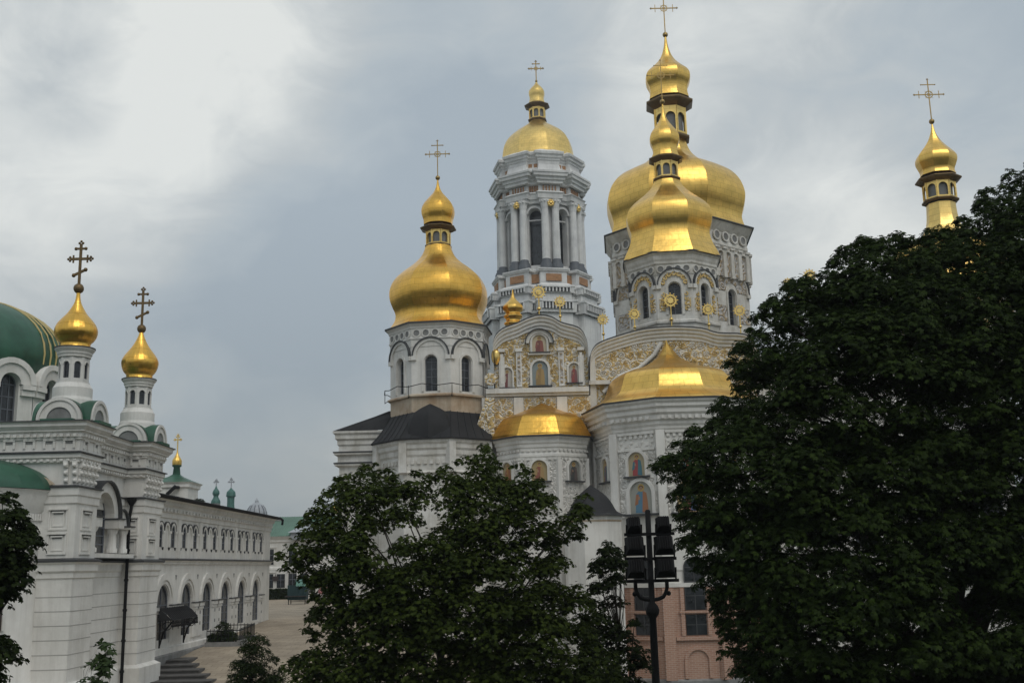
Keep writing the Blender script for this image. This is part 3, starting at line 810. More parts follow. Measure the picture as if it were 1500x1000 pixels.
    g.use(BRICK)
    for i in range(5):
        fr, fwid = facet(A, 120 * A.m(920), angs[i], angs[i + 1])
        g.fbox(fr, -fwid / 2 - .4, -fwid / 2 + .4, A.z(983), A.z(857.5), -.2, .2)
        g.fbox(fr, -fwid / 2 + .45, fwid / 2 - .45, A.z(929), A.z(924), 0, .22)
        g.farch(fr, 0, A.z(957), .75, 1.0, 0, .14)
        for sx in (-1, 1): g.fbox(fr, sx * .87 - .13, sx * .87 + .13, A.z(981), A.z(957), 0, .14)
    ap = sub(T, 'apse', g, label='wide central apse with golden roof, white above and pink brick below')
    cols = [((.40, .30, .14), (.22, .10, .12), (.10, .16, .22)), ((.42, .33, .18), (.20, .13, .16), (.12, .18, .20)), ((.40, .34, .22), (.36, .07, .07), (.07, .18, .22)),
            ((.34, .34, .30), (.10, .22, .32), (.36, .16, .08)), ((.4, .3, .15), (.30, .1, .08), (.1, .14, .25))]
    for i in (1, 2, 3):
        fr, fwid = facet(A, Rw, angs[i], angs[i + 1])
        icon(ap, fr, 0, A.z(703), A.z(683), .62 if i != 1 else .72, .12, *cols[i if i != 1 else 2])
    fr, fwid = facet(A, Rw, angs[0], angs[1])
    icon(ap, fr, .5, A.z(706), A.z(686), .75, .12, *cols[1])
    for i in (1, 2):
        fr, fwid = facet(A, Rw, angs[i], angs[i + 1])
        icon(ap, fr, .0 if i == 2 else .25, A.z(755), A.z(728), .95, .13, *cols[3 if i == 1 else 4])
    for i in (1, 2, 3):
        fr, fwid = facet(A, 120 * A.m(880), angs[i], angs[i + 1])
        wn = window(ap, fr, 0, A.z(888), A.z(830), .74, .04, 2, 4, fm=DARKMOULD)
        q = MB(BRICK); z0, z1 = A.z(888), A.z(832)
        for sx in (-1, 1): q.fbox(fr, sx * .95 - .13, sx * .95 + .13, A.z(923), A.z(857.5), 0, .16)
        q.fbox(fr, -1.2, 1.2, A.z(892), A.z(889), 0, .2); sub(ap, 'window_surround', q)
        q = MB(GLASS, DARKMOULD); q.fbox(fr, -.74, .74, A.z(922), A.z(894), 0, .05); q.use(DARKMOULD)
        q.fbox(fr, -.04, .04, A.z(922), A.z(894), .05, .09); q.fbox(fr, -.74, .74, A.z(908.6), A.z(907.4), .05, .085)
        sub(ap, 'window', q, label='small square window under the tall arched one')
    g = MB(GOLD)
    def smoothp(pts, k=5):
        P = [np.array(p, float) for p in pts]; Q = []
        for i in range(len(P) - 1):
            a, b, c, d = P[max(i - 1, 0)], P[i], P[i + 1], P[min(i + 2, len(P) - 1)]
            for j in range(k):
                t = j / k
                Q.append(tuple(.5 * (2 * b + (c - a) * t + (2 * a - 5 * b + 4 * c - d) * t * t + (3 * b - a - 3 * c + d) * t ** 3)))
        Q.append(tuple(P[-1])); return Q
    rp = [(1.0, .0), (.92, .05), (.82, .11), (.75, .18), (.71, .28), (.68, .38), (.63, .455), (.53, .51), (.37, .57), (.23, .655), (.135, .74), (.075, .84), (.03, .93), (0, 1)]
    zb, zt = A.z(600), Z(985, 497, 87); Re = 134 * A.m(600)
    zb2 = zb
    ph = [(max(.005, q) * Re, zb + t * (zt - zb)) for q, t in smoothp(rp)]
    rows_ax = []
    # roof ridge moves back to the gable as it rises
    def apse_roof(g, cx, cy, ytop, prof, angs):
        z0_, z1_ = prof[0][1], prof[-1][1]
        for k in range(len(angs) - 1):
            rows = []
            a_, b_ = R(angs[k]), R(angs[k + 1]); h_ = (b_ - a_) / 2; mid = (a_ + b_) / 2
            for r_, z in prof:
                yy = cy + (ytop - cy) * ((z - z0_) / (z1_ - z0_)) ** 1.5
                row = []
                for j in range(5):
                    t = a_ + (b_ - a_) * j / 4; q = cos(h_) / cos(t - mid); q = q + (1 - q) * (.3 if r_ < prof[0][0] * .97 else 0)
                    row.append((cx + r_ * q * sin(t), yy - r_ * q * cos(t), z))
                rows.append(row)
            g.grid(rows, True)
        g.use(DARKMOULD)
        r_, z = prof[0]
        g.lathe(cx, cy, [(r_ - .1, z - .1), (r_ + .05, z - .08), (r_ + .05, z + .02)], angs=angs, smooth=False)
    apse_roof(g, A.x, A.y, 87.4, ph, angs)
    g.build('roof', ap, None, None, (A.x, A.y, zb))
    # ---- left small apse
    B = Ax(795, 645, 87.5)
    an8 = [16 + 45 * k for k in (-2.6, -2, -1, 0, 1, 2)]
    g = MB(WHITE)
    g.lathe(B.x, B.y, [(70 * B.m(800), GZ)] + B.prof([(705, 70), (676, 69), (674, 71), (671, 71), (668, 69), (663, 69), (661, 71), (657, 71), (655, 73), (651, 73), (649, 75.5), (646, 76)]), angs=an8, smooth=False)
    Rb = 70 * B.m(700)
    cb = [((.34, .28, .16), (.40, .20, .06), (.30, .12, .06)), ((.36, .28, .14), (.26, .09, .06), (.36, .24, .10)), ((.24, .24, .22), (.07, .07, .07), (.13, .10, .09)), ((.3, .3, .2), (.2, .1, .1), (.1, .1, .2))]
    icons = []
    for i in range(1, 5):
        fr, fwid = facet(B, Rb, an8[i], an8[i + 1])
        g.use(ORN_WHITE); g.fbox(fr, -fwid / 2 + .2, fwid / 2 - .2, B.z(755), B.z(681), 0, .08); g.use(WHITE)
        if i < 4: scrolls(g, fr, [(-fwid / 2 + .3, B.z(753)), (fwid / 2 - .3, B.z(753)), (fwid / 2 - .3, B.z(682)), (-fwid / 2 + .3, B.z(682))], .48, .16, .1, 30 + i, .2, skip=[(0, .95, B.z(713), B.z(680))])
        g.fbox(fr, -fwid / 2 - .2, -fwid / 2 + .2, GZ, B.z(676), -.1, .2)
        nn = int(fwid / .42)
        for k in range(nn):
            x = -fwid / 2 + (k + .5) * fwid / nn
            g.fbox(fr, x - .11, x + .11, B.z(679.5), B.z(676.5), 0, .2); g.fbox(fr, x - .1, x + .1, B.z(667), B.z(664), 0, .14)
        icons.append((fr, cb[i - 1]))
    ap2 = sub(T, 'apse', g, label='small left apse with low golden roof and painted niches')
    for fr, c in icons[:3]: icon(ap2, fr, 0, B.z(709), B.z(691), .62, .1, *c)
    g = MB(GOLDOLD)
    rp = [(1.0, .0), (.96, .08), (.90, .24), (.80, .48), (.72, .58), (.62, .64), (.42, .74), (.2, .88), (.06, .97), (.0, 1.0)]
    zb, zt = B.z(645), Z(791, 590, 86.8); Re = 79 * B.m(645)
    apse_roof(g, B.x, B.y, 86.9, [(max(.005, q) * Re, zb + t * (zt - zb)) for q, t in smoothp(rp)], an8)
    g.build('roof', ap2, None, None, (B.x, B.y, zb))
    # ---- dark-domed porch
    D = Ax(868, 745, 78.5)
    g = MB(WHITE)
    an = [-100, -67, -22, 23, 68, 113]
    g.lathe(D.x, D.y, [(43 * D.m(800), GZ), (43 * D.m(800), D.z(764)), (44.5 * D.m(760), D.z(762)), (44.5 * D.m(760), D.z(757)), (47 * D.m(755), D.z(754))], angs=an, smooth=False)
    g.box(X(838, 800, 80), X(905, 800, 80), 78.6, 88.4, GZ, D.z(757))
    g.use(BEIGE); g.lathe(D.x, D.y, [(43.3 * D.m(790), D.z(765)), (44 * D.m(760), D.z(762.5))], angs=an, smooth=False)
    po = sub(T, 'porch', g, label='low white porch under a dark bell-shaped roof')
    g = MB(BLACKROOF)
    rp = [(1, 0), (.86, .05), (.74, .13), (.65, .3), (.55, .48), (.41, .65), (.23, .81), (.08, .93), (0, 1)]
    zb, zt = D.z(755), D.z(708)
    apse_roof(g, D.x, D.y, D.y + 1.0, [(max(.005, q) * 49 * D.m(750), zb + t * (zt - zb)) for q, t in smoothp(rp)], an)
    sub(po, 'roof', g)
    # ---- towers
    rot = 16
    ax = Ax(983, 380, 92.5)
    t = drum(T, ax, [(520, 67), (488, 67), (486, 70), (483, 70), (481, 66)], 481, 418, 66, 66, rot, WHITE2, (474, 437, 8.6), arch=(432,), ornm=ORN_GOLD,
             cornice=[(418, 66), (416, 66.5), (404, 66.5), (402, 68.5), (399, 68.5), (396, 70), (391, 71), (388, 74)], meds=(410, .36))
    t['label'] = 'front octagonal tower with gilded window arches and a faceted golden dome'
    dome(t, ax, [(387, 73.5), (378, 69.5), (366, 63.5), (355, 60), (346, 59.5), (336, 62.8), (325, 64.5), (314, 62), (305, 55), (297, 46), (288, 35), (279, 26), (271, 21), (264, 18)], rot, GOLD)
    axu = Ax(975, 250, 92.5)
    lantern(t, ax, 263, 240, 17.5, 17, 8, rot, GOLDPALE, 21, 26)
    dome(t, ax, [(232, 21), (225, 18.5), (217, 19), (209, 22), (202, 22), (195, 19), (187, 13), (178, 7), (168, 3), (158, 1.4), (152, .9)], rot, GOLD, name='cupola')
    p = Vector((ax.x, ax.y, ax.z(153))); cross(t, p.x, p.y, p.z, ax.z(86) - p.z, 40 * ax.m(110), t=.038)
    # main tower
    ax = Ax(992, 360, 104)
    t = drum(T, ax, [(540, 103), (503, 103), (500, 103)], 500, 408, 103, 103, rot + 1, WHITE2, (494, 452, 8), arch=(447,), ornm=ORN_BROWN,
             cornice=[(408, 103), (406, 105), (402, 105), (400, 102), (386, 102), (384, 104), (381, 104), (378, 103), (366, 103), (363, 106), (358, 110), (354, 112.5)], meds=(372, .5))
    t['label'] = 'main tower with the largest golden dome, standing behind the front tower'
    g = MB(WHITE2)      # colonnettes and worn relief on the upper zone
    Rm = 102 * ax.m(394)
    for k in range(8):
        ang = rot + 1 + 45 * (k + .5)
        if cos(R(ang + 8)) < -.1: continue
        fr = frame_at(ax.x, ax.y, ang, Rm * cos(pi / 8)); fwid = 2 * Rm * sin(pi / 8)
        g.use(ORN_BROWN); g.fbox(fr, -fwid / 2 + .1, fwid / 2 - .1, ax.z(428), ax.z(388), 0, .22)
        g.use(WHITE2)
        for i in range(5):
            x = fwid * (-.42 + .21 * i); g.fbox(fr, x - .22, x + .22, ax.z(430), ax.z(388), 0, .42); g.fbox(fr, x - .32, x + .32, ax.z(391), ax.z(388.2), 0, .55)
        for i in range(4): g.farch(fr, fwid * (-.315 + .21 * i), ax.z(400), .42, .62, 0, .4)
    sub(t, 'relief_panel', g)
    dome(t, ax, [(352, 103), (345, 99), (335, 96.5), (325, 98), (314, 101.5), (302, 103), (290, 100.5), (278, 95), (267, 86), (258, 74), (250, 58), (243, 44), (235, 34), (226, 27), (216, 23), (206, 20)], rot + 1, GOLD)
    lantern(t, ax, 203, 163, 24, 24, 8, rot, GOLDPALE, 28, 36)
    dome(t, ax, [(148, 30), (138, 28), (130, 29), (121, 33), (113, 33), (106, 29), (99, 21), (91, 13), (82, 7.5), (70, 3.6), (60, 2), (54, 1.4)], rot, GOLD, name='cupola')
    p = Vector((ax.x, ax.y, ax.z(55))); cross(t, p.x, p.y, p.z, ax.z(-12) - p.z, 38 * ax.m(20), t=.05)
    # right tower, mostly behind the chestnut
    ax = Ax(1377, 290, 90)
    t = drum(T, ax, [(560, 84), (520, 84), (516, 84)], 516, 455, 84, 84, rot, WHITE2, (510, 475, 10), arch=(470,), ornm=ORN_GOLD,
             cornice=[(455, 84), (453, 85), (440, 85), (437, 88), (430, 90), (427, 93)], meds=(447, .4))
    t['label'] = 'right tower whose golden lantern and cupola rise above the chestnut crown'
    dome(t, ax, [(426, 92), (416, 86), (404, 80), (392, 78), (380, 80), (370, 76), (362, 62), (354, 46), (346, 34), (336, 26), (324, 22), (310, 20.5), (300, 20)], rot, GOLDPALE)
    lantern(t, ax, 294, 270, 22.5, 22, 8, rot, GOLDPALE, 26, 32.5)
    dome(t, ax, [(258, 25), (252, 23.5), (245, 26), (238, 28.5), (231, 28), (224, 23), (215, 15), (206, 8.5), (196, 4), (188, 2), (182, 1)], rot, GOLD, name='cupola')
    p = Vector((ax.x, ax.y, ax.z(182))); cross(t, p.x, p.y, p.z, ax.z(114) - p.z, 43 * ax.m(150), t=.042)
    # left chapel tower
    ax = Ax(643.5, 490, 90)
    t = drum(T, ax, [(645, 73), (591, 73), (590, 77.5), (588, 77.5), (586, 73)], 586, 520, 73, 73, rot, WHITE, (583, 541, 8.8), arch=(533,),
             cornice=[(520, 73), (510, 73), (509, 74.5), (507, 74.5), (506, 73.5), (495, 73.5), (494, 75), (492, 75), (490, 76.5), (488, 79)], meds=(501, .36), basem=BEIGE)
    t['label'] = 'white chapel tower with dark arched windows and a rounded golden dome'
    dome(t, ax, [(487, 75), (479, 68), (470, 63.5), (461, 64), (451, 68.5), (441, 71.5), (430, 71.5), (419, 68), (409, 61), (399, 50), (390, 38), (380, 27.5), (370, 21.5), (362, 19)], rot, GOLDOLD, .5)
    lantern(t, ax, 360, 340, 17.5, 17, 8, rot, GOLDPALE, 20, 27)
    dome(t, ax, [(330, 21), (323, 21.5), (315, 24), (307, 24), (299, 20.5), (291, 14), (283, 7), (275, 3), (268, 1.4), (263, 1)], rot, GOLDOLD, .5, name='cupola')
    p = Vector((ax.x, ax.y, ax.z(264))); cross(t, p.x, p.y, p.z, ax.z(204) - p.z, 34 * ax.m(230), t=.04)
    # iron walkway rail round the drum
    g = MB(IRON); rr = 81 * ax.m(575)
    g.tube([(ax.x + rr * sin(R(a)), ax.y - rr * cos(R(a)), ax.z(577 - 3 * (k % 2))) for k, a in enumerate(range(-119, 120, 15))], .035, 5)
    for a in (16 + 45 * k for k in (-2, -1, 0, 1, 2)):
        x, y = ax.x + rr * sin(R(a)), ax.y - rr * cos(R(a))
        g.tube([(x, y, ax.z(593)), (x, y, ax.z(575))], .03, 5)
        g.tube([(x, y, ax.z(592)), (ax.x + rr * .86 * sin(R(a)), ax.y - rr * .86 * cos(R(a)), ax.z(585))], .03, 5)
    sub(t, 'railing', g)
    # chapel body: octagonal front with tent roof, and the left arm
    E = Ax(640, 650, 89)
    g = MB(WHITE2)
    pr = [(86 * E.m(800), GZ)] + E.prof([(700, 86), (698, 89), (695, 86), (676, 86), (673, 88), (667, 88), (664, 90.5), (659, 90.5), (656, 93.5), (652, 94)])
    an = [16 + 45 * k for k in (-3, -2, -1, 0, 1, 2)]
    g.lathe(E.x, E.y, pr, angs=an, smooth=False)
    for i in range(5):
        fr, fwid = facet(E, 86 * E.m(690), an[i], an[i + 1])
        for k in range(int(fwid / .5)):
            x = -fwid / 2 + .25 + k * .5
            g.fbox(fr, x - .14, x + .14, E.z(686), E.z(680), 0, .14)
        g.fbox(fr, -fwid / 2 - .3, -fwid / 2 + .3, E.z(698), E.z(654), -.1, .42)
    ch = sub(T, 'chapel_wall', g, label='polygonal side chapel wall under the dark tent roof')
    g = MB(BLACKROOF)
    zb = E.z(651); Re = 96 * E.m(650)
    zu = E.z(607)
    rows = []
    for k in range(len(an) - 1):
        rows = []
        for j in range(9):
            q = j / 8; f_ = q * .72 + q ** 2.2 * .28
            rr = Re + (72 * E.m(620) - Re) * q
            cx_, cy_ = E.x + (ax.x - E.x) * q, E.y + (ax.y - E.y) * q
            rows.append([(cx_ + rr * sin(R(a)), cy_ - rr * cos(R(a)), zb + (zu - zb) * f_) for a in (an[k], an[k + 1])])
        g.grid(rows, True)
    for a in range(-110, 111, 9):
        p_ = []
        for j in range(6):
            q = j / 5; f_ = q * .72 + q ** 2.2 * .28
            h_ = [x for x in an if x <= a][-1] if a >= an[0] else an[0]
            c_ = cos(R(22.5)) / cos(R(a - h_ - 22.5))
            rr = (Re + (72 * E.m(620) - Re) * q) * c_
            p_.append((E.x + (ax.x - E.x) * q + rr * sin(R(a)), E.y + (ax.y - E.y) * q - rr * cos(R(a)), zb + (zu - zb) * f_ + .02))
        g.tube(p_, .03, 4)
    # small conical ridge climbing the drum on the camera side
    top = at(630, 591, 86.1)
    hz = top.z - zb
    for (a0, a1) in ((-95, -48), (-48, 0), (0, 48), (48, 95)):
        rows = []
        for q, t in ((2.25, .02), (2.12, .3), (1.9, .54), (1.6, .71), (.85, .87), (.0, 1)):
            rows.append([(top.x + q * sin(R(a)), top.y - q * cos(R(a)) * .95, zb + hz * t) for a in (a0, a1)])
        g.grid(rows, True)
    g.lathe(E.x, E.y, [(Re - .1, zb - .1), (Re + .06, zb - .08), (Re + .06, zb + .02)], angs=an, smooth=False)
    # left arm roof
    c0 = at(488, 631, 88.6); c1 = at(560, 629, 88.6); rid = at(572, 602, 90.5)
    bk0 = Vector((c0.x, 97, c0.z)); rb = Vector((rid.x, 97, rid.z))
    cr_ = Vector((E.x, c1.y, c1.z))
    g.face([c0, cr_, (E.x, rid.y, rid.z + .3), rid]); g.face([bk0, c0, rid, rb])
    for i in range(1, 8):
        q = i / 8; a = c0.lerp(cr_, q * .6); b = rid + Vector((.02 * i, 0, 0))
        g.tube([a + Vector((0, 0, .03)), a.lerp(b, .97) + Vector((0, 0, .03))], .035, 4)
    sub(ch, 'roof', g)
    g = MB(WHITE2)
    x0 = X(497, 680, 89)
    zt = c0.z
    g.sweep([(x0, 97), (x0, 89), (E.x, 89)], [(0, GZ), (0, zt - 3.0), (.35, zt - 2.85), (.35, zt - 2.7), (.12, zt - 2.6), (.12, zt - 2.1), (.4, zt - 1.95), (.4, zt - 1.8), (.05, zt - 1.7), (.05, zt - 1.25), (.16, zt - 1.1), (.16, zt - .8), (.32, zt - .65), (.32, zt - .35), (.48, zt - .2), (.5, zt - .03)])
    g.use(DARKMOULD)
    g.sweep([(x0, 97), (x0, 89), (E.x, 89)], [(.36, zt - 2.72), (.42, zt - 2.70), (.42, zt - 2.62), (.1, zt - 2.55)])
    g.sweep([(x0, 97), (x0, 89), (E.x, 89)], [(.41, zt - 1.82), (.47, zt - 1.80), (.47, zt - 1.72), (.05, zt - 1.66)])
    sub(T, 'chapel_wall', g, label='left arm of the side chapel with stepped cornices')
    # ---- gilded finials
    def sunburst(px, py, r_, pyb, Y):
        c = at(px, py, Y); s_ = (at(px + 1, py, Y) - c).length; rad = r_ * s_
        g = MB(GOLDPALE)
        fr = (Vector((c.x, c.y, 0)), Vector((1, 0, 0)), Vector((0, -1, 0)))
        g.fpoly(fr, [(rad * .42 * cos(2 * pi * i / 16), c.z + rad * .42 * sin(2 * pi * i / 16)) for i in range(16)], -.05, .06)
        g.farch(fr, 0, c.z, rad * .62, rad * .86, -.04, .05, 0, 2 * pi, 24)
        for i in range(12):
            a = 2 * pi * i / 12; d = Vector((cos(a), 0, sin(a)))
            g.tube([c + d * rad * .3, c + d * rad * .98], [rad * .07, rad * .05], 5); g.ball(c + d * rad, rad * .12, 6, 4)
        zb = Ax(px, py, Y).z(pyb)
        g.tube([(c.x, c.y, zb - .3), (c.x, c.y, c.z - rad * .8)], .055, 6)
        g.ball((c.x, c.y, zb + (c.z - rad - zb) * .45), rad * .28, 8, 6)
        sub(T, 'sunburst_finial', g)
    for a in ((789, 428, 10, 464, 87.9), (820, 442, 8.2, 474, 87.9), (883, 468, 8.2, 500, 88.6), (929, 460, 8.6, 488, 88.6), (982, 440, 10.6, 482, 88.6),
              (1037, 453, 8.8, 487, 88.6), (1083, 455, 8.8, 491, 88.6), (1186, 403, 9, 470, 92), (1154, 414, 7, 470, 92)):
        sunburst(*a)
    ax = Ax(752, 470, 90)
    dome(T, ax, [(492, 8), (478, 8), (477, 12), (474, 14), (471, 11), (468, 11), (464, 14), (461, 12), (458, 11), (454, 15), (449, 14.5), (444, 10), (439, 5), (433, 2), (424, .6)], rot, GOLD, .3, name='onion_finial')
    ax = Ax(726.5, 522, 87.5)
    dome(T, ax, [(534, 2.5), (530, 5), (525, 6.5), (519, 6.5), (514, 5), (511, .5)], rot, GOLDPALE, 1, name='urn_finial')
    return T
build_cathedral()

# ================================================================== BELL TOWER
def build_bell_tower():
    Y = 205
    ax = Ax(791, 300, Y)
    T = thing('bell_tower', 'tall distant octagonal bell tower with white columns and a golden dome', 'bell tower', (ax.x, ax.y, ground(0, 200)))
    GZ = ground(0, 200) - .5
    rot = 12; m = ax.m(330)
    KW = .93
    def broken(Rr, b, wv):
        pts = []
        for k in range(8):
            a = R(rot + 45 * k); n = Vector((sin(a), -cos(a))); t = Vector((cos(a), sin(a)))
            c = Vector((ax.x, ax.y))
            for q, s_ in ((0, -1), (b, -1), (b, 1), (0, 1)):
                pts.append(c + n * (Rr + q) + t * (wv * s_))
        return pts
    def ring(g, Rr, b, wv, prof): g.sweep(broken(Rr * m * KW, b * m * KW, wv * m * KW), [(o * m * .8, ax.z(py)) for py, o in prof], True)
    def fdist(Rr, wv, o):      # distance of a straight facet between two corner breaks
        Rr, wv = Rr * KW, wv * KW
        return (sqrt(Rr * Rr + wv * wv) * cos(R(22.5) - math.atan2(wv, Rr)) + o * .8) * m
    # upper tier core with arched openings
    g = MB(BLUEGREY)
    z0, z1 = ax.z(408), ax.z(312); r_ = 55 * m; apo = r_ * cos(pi / 8); fwid = 2 * r_ * sin(pi / 8)
    ops = []
    for k in range(8):
        ang = rot + 45 * (k + .5); fr = frame_at(ax.x, ax.y, ang, apo)
        g.fopening(fr, fwid, z0, z1, 18 * m, ax.z(402), ax.z(330), 1.5)
        g.farch(fr, 0, ax.z(330), 9 * m, 12 * m, 0, .5)
        g.fbox(fr, -9 * m, 9 * m, ax.z(338), ax.z(336.5), -.8, -.4)
        ops.append(fr)
    core = sub(T, 'upper_tier', g)
    q = MB(GLASS); q.lathe(ax.x, ax.y, [(38 * m, z0), (38 * m, z1)], 8, rot); sub(T, 'belfry_shade_core', q)  # dark core, its colour stands for the shade inside the open arches
    # entablature, frieze, attic
    g = MB(BLUEGREY)
    ring(g, 57, 7, 15, [(316, -6), (316, 2), (311, 3), (311, 5), (305, 6), (303, 8), (300, 3)])
    ring(g, 57, 7, 15, [(291, 2), (290, 6), (286, 6.5), (285.5, 9), (282, 9.5), (281, 13), (277, 13.6), (276.6, 15), (274, 15.2), (271, 4), (262, 1)])
    ring(g, 54, 6, 14, [(300, 3), (290, 3)])
    ring(g, 55, 5, 13, [(271, 4), (256.5, 4), (256, 5.5), (253, 6), (252.5, 8.5), (249, 9), (248.4, 11.5), (246, 12), (245, 12), (238, -4)])
    g.use(TERRA)
    for k in range(8):
        ang = rot + 45 * (k + .5); fr = frame_at(ax.x, ax.y, ang, fdist(54, 14, 3)); hw_ = fdist(54, 14, 3) * math.tan(R(22.5)) - 13 * m * .9
        for i in range(6):
            x = hw_ * (-1 + 2 * (i + .5) / 6); g.fbox(fr, x - hw_ * .11, x + hw_ * .11, ax.z(299), ax.z(291.5), -.1, .25)
        fr = frame_at(ax.x, ax.y, ang, fdist(55, 13, 4))
        for sx in (-1, 1): g.fbox(fr, sx * hw_ * .5 - hw_ * .38, sx * hw_ * .5 + hw_ * .38, ax.z(266), ax.z(260), -.1, .12)
        fr2 = frame_at(ax.x, ax.y, rot + 45 * k, (54 + 6) * KW * m + 3 * .8 * m)
        for i in range(5): g.fbox(fr2, (-9.6 + 4.4 * i) * m, (-8 + 4.4 * i) * m, ax.z(299), ax.z(292), -.1, .2)
    sub(T, 'entablature', g)
    # columns
    for k in (-2, -1, 0, 1, 2):
        a = R(rot + 45 * k); n = Vector((sin(a), -cos(a), 0)); t = Vector((cos(a), sin(a), 0))
        for s_ in (-1, 1):
            c = Vector((ax.x, ax.y, 0)) + n * (59 * m) + t * (7.6 * m * s_)
            g = MB(BLUEGREY); cr_ = 5.7 * m
            zb, zt = ax.z(396), ax.z(325)
            g.lathe(c.x, c.y, [(cr_ * (1 - .12 * (j / 6) ** 1.6), zb + (zt - zb) * j / 6) for j in range(7)], 14, 0, 1, 1)
            col = sub(T, 'column', g)
            g = MB(flat('dark_blue_stone', (.09, .10, .115)))
            g.lathe(c.x, c.y, [(cr_ * 1.55, ax.z(411)), (cr_ * 1.55, ax.z(403.2)), (cr_ * 1.3, ax.z(402.8)), (cr_ * 1.35, ax.z(401)), (cr_ * 1.12, ax.z(400)), (cr_ * 1.15, ax.z(397)), (cr_, ax.z(396))], 14, 0, 1, 1)
            sub(col, 'column_base', g)
            g = MB(BLUEGREY)
            g.lathe(c.x, c.y, [(cr_ * .9, ax.z(325)), (cr_ * 1.0, ax.z(322)), (cr_ * 1.1, ax.z(318)), (cr_ * 1.35, ax.z(313.5)), (cr_ * 1.35, ax.z(312.5))], 14, 0, 1, 1)
            for j in range(9):
                aa = 2 * pi * j / 9; g.ball((c.x + cr_ * 1.15 * sin(aa), c.y - cr_ * 1.15 * cos(aa), ax.z(315.5)), cr_ * .32, 6, 4)
            if s_ == 1:
                cc = Vector((ax.x, ax.y, 0)) + n * (64 * m)
                g.use(GOLDPALE)
                for j in range(8):
                    aa = 2 * pi * j / 8; g.ball(cc + t * (3.6 * m * cos(aa)) + Vector((0, 0, ax.z(318) + 3.6 * m * sin(aa))), cr_ * .38, 6, 4)
                g.ball(cc + Vector((0, 0, ax.z(318))), cr_ * .55, 8, 5)
            sub(col, 'capital', g)
    # pedestal tier and lower tier
    g = MB(BLUEGREY)
    ring(g, 58, 9, 17, [(416, 6), (415, 9), (411.5, 9), (410, -4)])
    ring(g, 60, 9, 17, [(433, 4), (415, 4), (413, 8), (411, 8)])
    ring(g, 66, 8, 17, [(448, 12), (440, 12.6), (439.5, 14), (437.5, 14), (436, 9), (433, 4)])
    ring(g, 68, 8, 18, [(460, 7), (446, 7)])
    ring(g, 70, 8, 18, [(476, 13), (461.5, 14), (461, 15.5), (458.6, 15.5), (458, 8)])
    ring(g, 72, 8, 19, [(700, 8), (500, 6), (476, 6)])
    g.face([(ax.x + 78 * m * sin(R(rot + 45 * k)), ax.y - 78 * m * cos(R(rot + 45 * k)), GZ + .3) for k in range(8)])
    g.lathe(ax.x, ax.y, [(76 * m, GZ), (76 * m, ax.z(690))], 8, rot)
    for k in range(8):
        ang = rot + 45 * (k + .5)
        fr = frame_at(ax.x, ax.y, ang, fdist(60, 17, 4))
        g.use(TERRA); g.fbox(fr, -9 * m, 9 * m, ax.z(430), ax.z(418), -.3, .25)
        fr2 = frame_at(ax.x, ax.y, rot + 45 * k, (60 + 9) * KW * m + 4 * .8 * m); g.fbox(fr2, -11 * m, 11 * m, ax.z(429), ax.z(419), -.3, .2)
        g.use(BLUEGREY)
        for sx in (-1, 1): g.fbox(fr, sx * 12 * m - 2 * m, sx * 12 * m + 2 * m, ax.z(432), ax.z(417), -.3, .5)
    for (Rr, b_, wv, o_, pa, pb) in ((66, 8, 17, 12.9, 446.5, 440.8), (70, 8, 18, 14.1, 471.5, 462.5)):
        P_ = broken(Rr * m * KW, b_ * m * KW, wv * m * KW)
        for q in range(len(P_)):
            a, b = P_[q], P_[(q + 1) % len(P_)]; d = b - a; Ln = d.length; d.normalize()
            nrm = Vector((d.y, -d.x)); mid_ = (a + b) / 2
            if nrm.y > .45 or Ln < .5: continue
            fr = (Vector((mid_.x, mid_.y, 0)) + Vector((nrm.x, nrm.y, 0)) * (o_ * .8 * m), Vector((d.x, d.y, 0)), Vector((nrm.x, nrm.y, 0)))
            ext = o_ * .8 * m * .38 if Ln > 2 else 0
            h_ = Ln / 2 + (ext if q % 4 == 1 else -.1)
            g.use(DARKMOULD); g.fbox(fr, -h_, h_, ax.z(pa), ax.z(pb), -.3, .1); g.use(BLUEGREY)  # dark backing between balusters, shade of the gaps put in as colour
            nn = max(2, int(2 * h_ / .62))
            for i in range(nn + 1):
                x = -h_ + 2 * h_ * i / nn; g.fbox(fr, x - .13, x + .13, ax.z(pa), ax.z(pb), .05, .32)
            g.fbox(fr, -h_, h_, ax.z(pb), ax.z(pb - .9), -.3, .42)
    sub(T, 'lower_tier', g)
    g = MB(GOLDPALE)
    dome(T, ax, [(243, 57), (236, 53.5), (226, 52), (216, 49.5), (206, 44), (197, 35), (190, 25), (184, 16), (180, 12), (177, 11)], rot, GOLDPALE, .35)
    lantern(T, ax, 176, 160, 12, 12, 8, rot, GOLDPALE, 14, 19)
    dome(T, ax, [(153, 13), (149, 11), (144, 10.5), (139, 11.5), (134, 11), (129, 7.5), (125, 3.5), (121, 1.2), (118, .6)], rot, GOLDPALE, .5, name='cupola')
    cross(T, ax.x, ax.y, ax.z(121), ax.z(89) - ax.z(121), 21 * m, t=.1)
build_bell_tower()

